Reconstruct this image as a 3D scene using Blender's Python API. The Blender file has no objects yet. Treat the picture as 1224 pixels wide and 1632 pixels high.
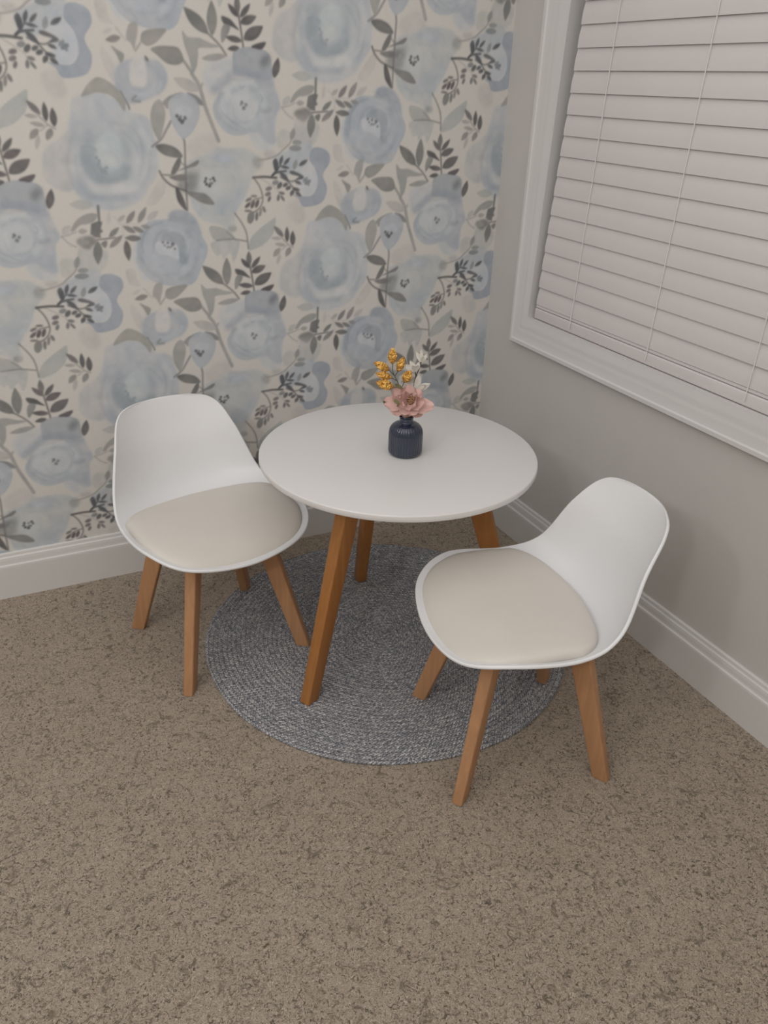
import bpy, bmesh, math, random
import numpy as np
from mathutils import Vector, Matrix

# ---------------------------------------------------------------- camera
C = bpy.context.scene.collection
scene = bpy.context.scene
CAM = Vector((-1.317036, -1.982728, 1.200609))
YAW, PITCH, ROLL = math.radians(26.74738), math.radians(27.95252), math.radians(1.961475)
fwd = Vector((math.sin(YAW)*math.cos(PITCH), math.cos(YAW)*math.cos(PITCH), -math.sin(PITCH)))
rgt = Vector((math.cos(YAW), -math.sin(YAW), 0)); upv = rgt.cross(fwd)
rgt, upv = rgt*math.cos(ROLL)+upv*math.sin(ROLL), upv*math.cos(ROLL)-rgt*math.sin(ROLL)
cam_data = bpy.data.cameras.new('camera'); cam = bpy.data.objects.new('camera', cam_data); C.objects.link(cam)
cam_data.sensor_fit = 'VERTICAL'; cam_data.sensor_height = 36; cam_data.sensor_width = 27
cam_data.lens = 1287.694/1632*36; cam_data.clip_start = .02
M = Matrix((rgt, upv, -fwd)).transposed().to_4x4(); M.translation = CAM; cam.matrix_world = M
scene.camera = cam

# ---------------------------------------------------------------- exposure, world, lamps
vs = scene.view_settings
vs.view_transform = 'Standard'; vs.look = 'None'; vs.gamma = 1; vs.use_curve_mapping = False
vs.exposure = 0.0
world = bpy.data.worlds.new('room_air'); scene.world = world; world.use_nodes = True
world.node_tree.nodes['Background'].inputs[0].default_value = (1, .98, .96, 1)
world.node_tree.nodes['Background'].inputs[1].default_value = .03
def lamp(name, loc, power, radius, col):
    l = bpy.data.lights.new(name, 'POINT'); l.energy = power; l.shadow_soft_size = radius; l.color = col
    o = bpy.data.objects.new(name, l); C.objects.link(o); o.location = loc
lamp('ceiling_bulb', (-2.20, -2.30, 1.75), 21.5, .08, (1, .99, .98))
lamp('ceiling_bulb', (-2.65, -1.70, 1.95), 17, .08, (1, .99, .98))
def area(name, loc, sx, sy, power, col):
    l = bpy.data.lights.new(name, 'AREA'); l.shape = 'RECTANGLE'; l.size = sx; l.size_y = sy; l.energy = power; l.color = col
    o = bpy.data.objects.new(name, l); C.objects.link(o); o.location = loc
area('ceiling_bounce_fill', (-1.7, -2.1, 2.42), 3.2, 3.6, 28, (1, .995, .99))  # added fill light, stands in for lamp light bounced off the ceiling

# ---------------------------------------------------------------- helpers
def tag(o, label=None, cat=None, group=None, kind=None):
    for k, v in (('label', label), ('category', cat), ('group', group), ('kind', kind)):
        if v: o[k] = v
    return o
def obj(name, verts, faces, m, parent=None, smooth=True, sharp=35):
    me = bpy.data.meshes.new(name); me.from_pydata([tuple(v) for v in verts], [], [tuple(f) for f in faces])
    return link(name, me, m, parent, smooth, sharp)
def link(name, me, m, parent=None, smooth=True, sharp=35):
    bm = bmesh.new(); bm.from_mesh(me); bmesh.ops.recalc_face_normals(bm, faces=bm.faces)
    bm.to_mesh(me); bm.free()
    me.validate(); me.update()
    if m: me.materials.append(m)
    o = bpy.data.objects.new(name, me); C.objects.link(o)
    if parent: o.parent = parent
    me.polygons.foreach_set('use_smooth', [smooth]*len(me.polygons))
    if smooth and sharp: me.set_sharp_from_angle(angle=math.radians(sharp))
    return o
def from_bm(name, bm, m, parent=None, smooth=True, sharp=35):
    me = bpy.data.meshes.new(name); bm.to_mesh(me); bm.free()
    return link(name, me, m, parent, smooth, sharp)
def empty(name, loc=(0, 0, 0), rz=0):
    o = bpy.data.objects.new(name, None); C.objects.link(o); o.location = loc; o.rotation_euler = (0, 0, rz)
    o.empty_display_size = .1
    return o
class MB:
    """collects shapes into one mesh"""
    def __init__(s): s.v = []; s.f = []
    def add(s, v, f):
        n = len(s.v); s.v += [tuple(p) for p in v]; s.f += [tuple(i+n for i in q) for q in f]
    def grid(s, P, close_u=False, close_v=False):
        nu, nv = len(P), len(P[0]); f = []
        for i in range(nu if close_u else nu-1):
            for j in range(nv if close_v else nv-1):
                f.append((i*nv+j, ((i+1) % nu)*nv+j, ((i+1) % nu)*nv+(j+1) % nv, i*nv+(j+1) % nv))
        s.add([p for r in P for p in r], f)
    def box(s, lo, hi):
        x0, y0, z0 = lo; x1, y1, z1 = hi
        s.add([(x0, y0, z0), (x1, y0, z0), (x1, y1, z0), (x0, y1, z0), (x0, y0, z1), (x1, y0, z1), (x1, y1, z1), (x0, y1, z1)],
              [(0, 3, 2, 1), (4, 5, 6, 7), (0, 1, 5, 4), (1, 2, 6, 5), (2, 3, 7, 6), (3, 0, 4, 7)])
    def tube(s, pts, r, n=10, closed=False, caps=True):
        pts = [Vector(p) for p in pts]; m = len(pts); R = r if hasattr(r, '__len__') else [r]*m
        rings = []; nrm = None
        for i, p in enumerate(pts):
            a = pts[i-1] if (i or closed) else p; b = pts[(i+1) % m] if (i < m-1 or closed) else p
            t = (b-a).normalized()
            if nrm is None: nrm = t.orthogonal().normalized()
            nrm = (nrm-t*nrm.dot(t)).normalized(); bi = t.cross(nrm)
            rings.append([p+(nrm*math.cos(k*2*math.pi/n)+bi*math.sin(k*2*math.pi/n))*R[i] for k in range(n)])
        base = len(s.v); s.grid(rings, close_u=closed, close_v=True)
        if caps and not closed:
            s.f.append(tuple(base+k for k in range(n))[::-1]); s.f.append(tuple(base+(m-1)*n+k for k in range(n)))
    def lathe(s, prof, n=64, fn=None):
        rows = []
        for r, z in prof:
            rows.append([((r+(fn(r, z, a) if fn else 0))*math.cos(a), (r+(fn(r, z, a) if fn else 0))*math.sin(a), z) for a in (k*2*math.pi/n for k in range(n))])
        s.grid(rows, close_v=True)
    def build(s, name, m, parent=None, smooth=True, sharp=35): return obj(name, s.v, s.f, m, parent, smooth, sharp)
def cat_spline(P, n=24, closed=True):
    P = np.asarray(P, float); t = np.linspace(0, 1, n, endpoint=False)[:, None]; out = []
    if not closed: P = np.concatenate([[2*P[0]-P[1]], P, [2*P[-1]-P[-2]]])
    m = len(P)
    for i in (range(m) if closed else range(1, m-2)):
        a, b, c, d = P[i-1], P[i], P[(i+1) % m], P[(i+2) % m]
        out.append(.5*((2*b)+(c-a)*t+(2*a-5*b+4*c-d)*t*t+(3*b-a-3*c+d)*t**3))
    if not closed: out.append(P[-2:-1])
    return np.concatenate(out)

# ---------------------------------------------------------------- materials
class NT:
    def __init__(s, name):
        s.m = bpy.data.materials.new(name); s.m.use_nodes = True; s.t = s.m.node_tree; s.b = s.t.nodes['Principled BSDF']
    def n(s, ty, **k):
        nd = s.t.nodes.new(ty)
        for a, v in k.items(): setattr(nd, a, v)
        return nd
    def l(s, a, b): s.t.links.new(a, b)
    def math(s, op, a, b=None, c=None):
        nd = s.n('ShaderNodeMath', operation=op)
        for i, v in enumerate((a, b, c)):
            if v is None: continue
            if isinstance(v, (int, float)): nd.inputs[i].default_value = v
            else: s.l(v, nd.inputs[i])
        return nd.outputs[0]
    def mix(s, f, a, b):
        nd = s.n('ShaderNodeMix', data_type='RGBA')
        for i, v in ((0, f), (6, a), (7, b)):
            if isinstance(v, (int, float)): nd.inputs[i].default_value = v
            elif isinstance(v, tuple): nd.inputs[i].default_value = (*v, 1)
            else: s.l(v, nd.inputs[i])
        return nd.outputs[2]
    def ramp(s, f, lo, hi):
        nd = s.n('ShaderNodeMapRange'); nd.inputs[1].default_value = lo; nd.inputs[2].default_value = hi; s.l(f, nd.inputs[0]); return nd.outputs[0]
    def noise(s, vec, scale, detail=2, rough=.5, dist=0):
        nd = s.n('ShaderNodeTexNoise'); nd.inputs['Scale'].default_value = scale; nd.inputs['Detail'].default_value = detail
        nd.inputs['Roughness'].default_value = rough; nd.inputs['Distortion'].default_value = dist; s.l(vec, nd.inputs['Vector']); return nd.outputs[0]
    def coord(s, scale=None, rot=None, kind='Object'):
        o = s.n('ShaderNodeTexCoord').outputs[kind]
        if scale is None and rot is None: return o
        mp = s.n('ShaderNodeMapping'); s.l(o, mp.inputs[0])
        if scale: mp.inputs[3].default_value = scale
        if rot: mp.inputs[2].default_value = rot
        return mp.outputs[0]
    def bump(s, h, strength, dist=.002):
        nd = s.n('ShaderNodeBump'); nd.inputs['Strength'].default_value = strength; nd.inputs['Distance'].default_value = dist
        s.l(h, nd.inputs['Height']); s.l(nd.outputs[0], s.b.inputs['Normal'])
    def set(s, color=None, rough=None, **k):
        if color is not None:
            if isinstance(color, tuple): s.b.inputs['Base Color'].default_value = (*color, 1)
            else: s.l(color, s.b.inputs['Base Color'])
        if rough is not None: s.b.inputs['Roughness'].default_value = rough
        for a, v in k.items(): s.b.inputs[a.replace('_', ' ')].default_value = v
        return s.m
def paint(name, col, rough=.6, grain=250, amount=.05, spec=.4, var=.03):
    t = NT(name); v = t.coord(); f = t.noise(v, 6, 3)
    t.set(t.mix(f, tuple(c*(1-var) for c in col), tuple(min(c*(1+var), 1) for c in col)), rough, Specular_IOR_Level=spec)
    if amount: t.bump(t.noise(v, grain, 2), amount, .001)
    return t.m
WHITE_TRIM = paint('white_trim_paint', (.70, .685, .665), .42, 120, .03)
WALL_PAINT = paint('greige_wall_paint', (.61, .59, .56), .75, 180, .12, .25)
CEIL = paint('ceiling_paint', (.82, .81, .80), .9)
ROOM_PAINT = paint('room_wall_paint', (.66, .65, .63), .8)
BLIND = paint('blind_slat_white', (.70, .66, .645), .5, 60, .02)
CORD = paint('white_cord', (.78, .76, .74), .8, 900, .2)
PLASTIC = paint('white_moulded_plastic', (.79, .79, .80), .38, 90, .015, .45, .01)
TABLE_WHITE = paint('white_lacquer', (.73, .715, .70), .36, 120, .02, .45, .01)
GLASS = NT('window_glass').set((.8, .85, .85), .03, Transmission_Weight=1.0)
def make_cushion():
    t = NT('cream_leatherette'); v = t.coord(); f = t.noise(v, 9, 3)
    t.set(t.mix(f, (.645, .60, .545), (.705, .66, .605)), .5, Specular_IOR_Level=.35)
    t.bump(t.noise(v, 420, 2), .12, .001); return t.m
CUSHION = make_cushion()
def make_wood(name, a, b):
    t = NT(name); v = t.coord((1, 1, .06)); n1 = t.noise(v, 95, 4, .55, .6); n2 = t.noise(t.coord((1, 1, .2)), 14, 2)
    f = t.math('ADD', t.math('MULTIPLY', n1, .7), t.math('MULTIPLY', n2, .3))
    t.set(t.mix(t.ramp(f, .3, .7), a, b), .48, Specular_IOR_Level=.35); t.bump(n1, .06, .001); return t.m
WOOD = make_wood('beech_leg', (.40, .205, .10), (.52, .285, .145))
WOOD_TABLE = make_wood('stained_beech_leg', (.33, .135, .038), (.42, .185, .055))
def make_carpet():
    t = NT('speckled_carpet'); v = t.coord()
    big = t.noise(v, 9, 3); mid = t.noise(v, 55, 3, .6, 1.2); fine = t.noise(v, 260, 4, .7, 2.2)
    c = t.mix(t.ramp(big, .3, .7), (.53, .43, .335), (.60, .49, .39))
    c = t.mix(t.math('MULTIPLY', t.ramp(mid, .42, .68), .45), c, (.60, .47, .34))
    c = t.mix(t.math('MULTIPLY', t.ramp(fine, .52, .64), .85), c, (.90, .77, .63))
    c = t.mix(t.math('MULTIPLY', t.ramp(fine, .48, .34), .80), c, (.22, .155, .10))
    sp = t.noise(v, 105, 3, .6, 2.6)
    c = t.mix(t.math('MULTIPLY', t.ramp(sp, .55, .63), .90), c, (.115, .085, .055))
    sp2 = t.noise(t.coord((1, 1, 1), (0, 0, .9)), 42, 4, .65, 2.0)
    c = t.mix(t.math('MULTIPLY', t.ramp(sp2, .54, .66), .72), c, (.16, .118, .078))
    t.set(c, .95, Specular_IOR_Level=.1, Sheen_Weight=.15)
    t.bump(t.math('ADD', fine, t.math('MULTIPLY', mid, .8)), .9, .006); return t.m
CARPET = make_carpet()
def make_rug():
    t = NT('braided_cord'); xyz = t.n('ShaderNodeSeparateXYZ'); t.l(t.coord(), xyz.inputs[0]); x, y = xyz.outputs[0], xyz.outputs[1]
    r = t.math('SQRT', t.math('ADD', t.math('MULTIPLY', x, x), t.math('MULTIPLY', y, y)))
    th = t.math('ARCTAN2', y, x)
    spi = t.math('ADD', t.math('DIVIDE', r, RUG_ROW), t.math('DIVIDE', th, 2*math.pi))   # the cord runs as one spiral
    row = t.math('FLOOR', spi); fr = t.math('FRACT', spi)
    ch = t.math('ABSOLUTE', t.math('SUBTRACT', fr, .5))
    s = t.math('ADD', t.math('DIVIDE', t.math('MULTIPLY', th, t.math('MULTIPLY', t.math('ADD', row, .5), RUG_ROW)), .0088), t.math('MULTIPLY', ch, 1.5))
    half = t.math('GREATER_THAN', fr, .5)
    s2 = t.math('ADD', s, t.math('MULTIPLY', half, .5))
    cell = t.math('FLOOR', s2); sf = t.math('FRACT', s2)
    cv = t.n('ShaderNodeCombineXYZ'); t.l(cell, cv.inputs[0]); t.l(t.math('ADD', t.math('MULTIPLY', row, 2), half), cv.inputs[1])
    wn = t.n('ShaderNodeTexWhiteNoise', noise_dimensions='2D'); t.l(cv.outputs[0], wn.inputs['Vector']); rnd = wn.outputs['Value']
    fib = t.noise(t.coord(), 200, 3, .65, 1.5); cl = t.noise(t.coord(), 16, 2)
    rnd2 = wn.outputs['Color']; sx = t.n('ShaderNodeSeparateXYZ'); t.l(rnd2, sx.inputs[0])
    c = t.mix(rnd, (.21, .215, .245), (.34, .335, .355))
    c = t.mix(t.math('MULTIPLY', t.ramp(t.math('ADD', sx.outputs[1], t.math('MULTIPLY', t.math('SUBTRACT', cl, .5), .35)), .45, 1.0), .55), c, (.62, .605, .60))
    c = t.mix(t.math('MULTIPLY', t.ramp(fib, .50, .62), .75), c, (.84, .83, .82))
    c = t.mix(t.math('MULTIPLY', t.ramp(fib, .48, .36), .65), c, (.08, .09, .10))
    edge = t.math('MULTIPLY', t.ramp(t.math('ABSOLUTE', t.math('SUBTRACT', sf, .5)), .30, .5), .75)
    c = t.mix(edge, c, (.075, .075, .084))
    gap = t.math('MULTIPLY', t.ramp(ch, .36, .5), .5)
    c = t.mix(gap, c, (.08, .08, .09))
    t.set(c, .9, Specular_IOR_Level=.15)
    h = t.math('SUBTRACT', t.math('SUBTRACT', 1, edge), gap)
    t.bump(t.math('ADD', h, t.math('MULTIPLY', fib, .4)), .8, .003); return t.m
RUG_ROW = .0108
RUG = make_rug()
NAVY = NT('navy_glazed_ceramic').set((.016, .024, .050), .07, Specular_IOR_Level=.55, Coat_Weight=.6, Coat_Roughness=.04)
def make_gold():
    t = NT('gold_foil'); v = t.coord(); f = t.ramp(t.noise(v, 130, 3, .6), .35, .65)
    t.set(t.mix(f, (.52, .25, .045), (.82, .50, .15)), .30, Metallic=.9); t.bump(t.noise(v, 200, 2, .5), .9, .006); return t.m
GOLD = make_gold()
def make_petal(name, a, b, r=.6):
    t = NT(name); v = t.coord(); t.set(t.mix(t.noise(v, 60, 3), a, b), r, Subsurface_Weight=.12, Subsurface_Radius=(.004, .002, .002)); t.bump(t.noise(v, 220, 2), .15, .002); return t.m
PINK = make_petal('blush_petal', (.70, .44, .39), (.80, .54, .49))
CREAM = make_petal('cream_petal', (.66, .62, .55), (.78, .75, .69))
STAMEN = make_petal('bronze_stamen', (.20, .085, .025), (.36, .17, .05), .5)
STEM = make_petal('olive_stem', (.10, .085, .04), (.16, .13, .06))
TWIG = make_petal('brown_twig', (.07, .05, .035), (.11, .08, .055))
GREEN = make_petal('olive_leaf', (.16, .15, .06), (.24, .22, .10))

# ---------------------------------------------------------------- wallpaper print
TW, TV = 520.7, 530.56          # pattern repeat in millimetres, half-drop
def smooth_loop(P, n=5):
    P = np.asarray(P, float); m = len(P); t = np.linspace(0, 1, n, endpoint=False)[:, None]; out = []
    for i in range(m):
        a, b, c, d = P[i-1], P[i], P[(i+1) % m], P[(i+2) % m]
        out.append(.5*((2*b)+(c-a)*t+(2*a-5*b+4*c-d)*t*t+(3*b-a-3*c+d)*t**3))
    return np.concatenate(out)
def blur(M, r):
    # three box blurs
    k = max(int(round(r*.6)), 0)
    if k < 1: return M
    for _ in range(3):
        for ax in (0, 1):
            Q = np.pad(M, [(k+1, k) if a == ax else (0, 0) for a in (0, 1)])
            C = np.cumsum(Q, ax); n = M.shape[ax]
            M = (np.take(C, range(2*k+1, 2*k+1+n), ax)-np.take(C, range(0, n), ax))/(2*k+1)
    return M
def noise(rng, W, H, cells):
    gx, gy = max(int(W/cells), 2), max(int(H/cells), 2)
    g = rng.random((gy, gx)); x = np.arange(W)/W*gx; y = np.arange(H)/H*gy
    xi, yi = x.astype(int), y.astype(int); fx = x-xi; fy = y-yi
    fx = fx*fx*(3-2*fx); fy = fy*fy*(3-2*fy)
    a = g[np.ix_(yi % gy, xi % gx)]; b = g[np.ix_(yi % gy, (xi+1) % gx)]; c = g[np.ix_((yi+1) % gy, xi % gx)]; d = g[np.ix_((yi+1) % gy, (xi+1) % gx)]
    return (a*(1-fx)+b*fx)*(1-fy)[:, None]+(c*(1-fx)+d*fx)*fy[:, None]
def paint_tile(PATTERN, bg=(180, 172, 162), res=1.0):
    W = int(round(2*TW/res)); H = int(round(TV/res)); sx = W/(2*TW); sz = H/TV
    rng = np.random.default_rng(7)
    img = np.ones((H, W, 3))*np.array(bg, float)
    N1 = noise(rng, W, H, 26)*.6+noise(rng, W, H, 9)*.4
    N2 = noise(rng, W, H, 45)*.5+noise(rng, W, H, 14)*.5
    for e in PATTERN:
        kind, pts, col, al, soft = e[:5]
        P = np.array(pts, float)*[sx, sz]; s = soft*sx
        if kind == 'p': P2 = smooth_loop(P) if e[6] else P; ext = 2+s*2
        elif kind == 's':
            w = e[5]*sx; ext = w+2+s*2; P2 = P
            if len(P) > 2:   # smooth polyline
                Q = np.concatenate([[2*P[0]-P[1]], P, [2*P[-1]-P[-2]]]); t = np.linspace(0, 1, 6, endpoint=False)[:, None]
                P2 = np.concatenate([.5*((2*Q[i])+(Q[i+1]-Q[i-1])*t+(2*Q[i-1]-5*Q[i]+4*Q[i+1]-Q[i+2])*t*t+(3*Q[i]-Q[i-1]-3*Q[i+1]+Q[i+2])*t**3) for i in range(1, len(Q)-2)]+[P[-1:]])
        else: w = e[5]*sx; ext = w+2+s*2; P2 = P
        lo = np.floor(P2.min(0)-ext).astype(int); hi = np.ceil(P2.max(0)+ext).astype(int)
        X, Y = np.meshgrid(np.arange(lo[0], hi[0])+.5, np.arange(lo[1], hi[1])+.5)
        if kind == 'p':
            M = np.zeros(X.shape)
            for oy in (-.33, 0, .33):
                for ox in (-.33, 0, .33):
                    ins = np.zeros(X.shape, bool); xx = X+ox; yy = Y+oy
                    for (x0, y0), (x1, y1) in zip(P2, np.roll(P2, -1, 0)):
                        if y0 == y1: continue
                        c = ((y0 > yy) != (y1 > yy)) & (xx < (x1-x0)*(yy-y0)/(y1-y0)+x0); ins ^= c
                    M += ins/9
            A = blur(M, s)
            if e[5] > 0:
                inner = blur(M, max(5*sx, s*1.6)); A = A*(1-e[5]*.32+e[5]*.64*np.clip(1.25-inner, 0, 1))
        else:
            D = np.full(X.shape, 1e9)
            if kind == 'd': D = np.hypot(X-P[0, 0], Y-P[0, 1])
            else:
                for a, b in zip(P2[:-1], P2[1:]):
                    d = b-a; L = d@d+1e-9; t = np.clip(((X-a[0])*d[0]+(Y-a[1])*d[1])/L, 0, 1)
                    D = np.minimum(D, np.hypot(X-a[0]-t*d[0], Y-a[1]-t*d[1]))
            rad = w if kind == 'd' else w/2
            A = blur(np.clip(rad-D+.5, 0, 1), s)
        for i in (0, 1):           # the half-drop copy
            ix = (np.arange(lo[0], hi[0])+int(round(i*TW*sx))) % W
            iy = (np.arange(lo[1], hi[1])-int(round(i*TV/2*sz))) % H
            g = np.ix_(iy, ix)
            a = np.clip(A*al*((.56+.78*N1[g]) if soft > 2 else (.88+.24*N1[g])), 0, 1)[..., None]
            c = np.array(col, float)+(N2[g][..., None]-.5)*np.array([18, 14, 11.])
            img[g] = img[g]*(1-a)+c*a
    return img
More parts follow.
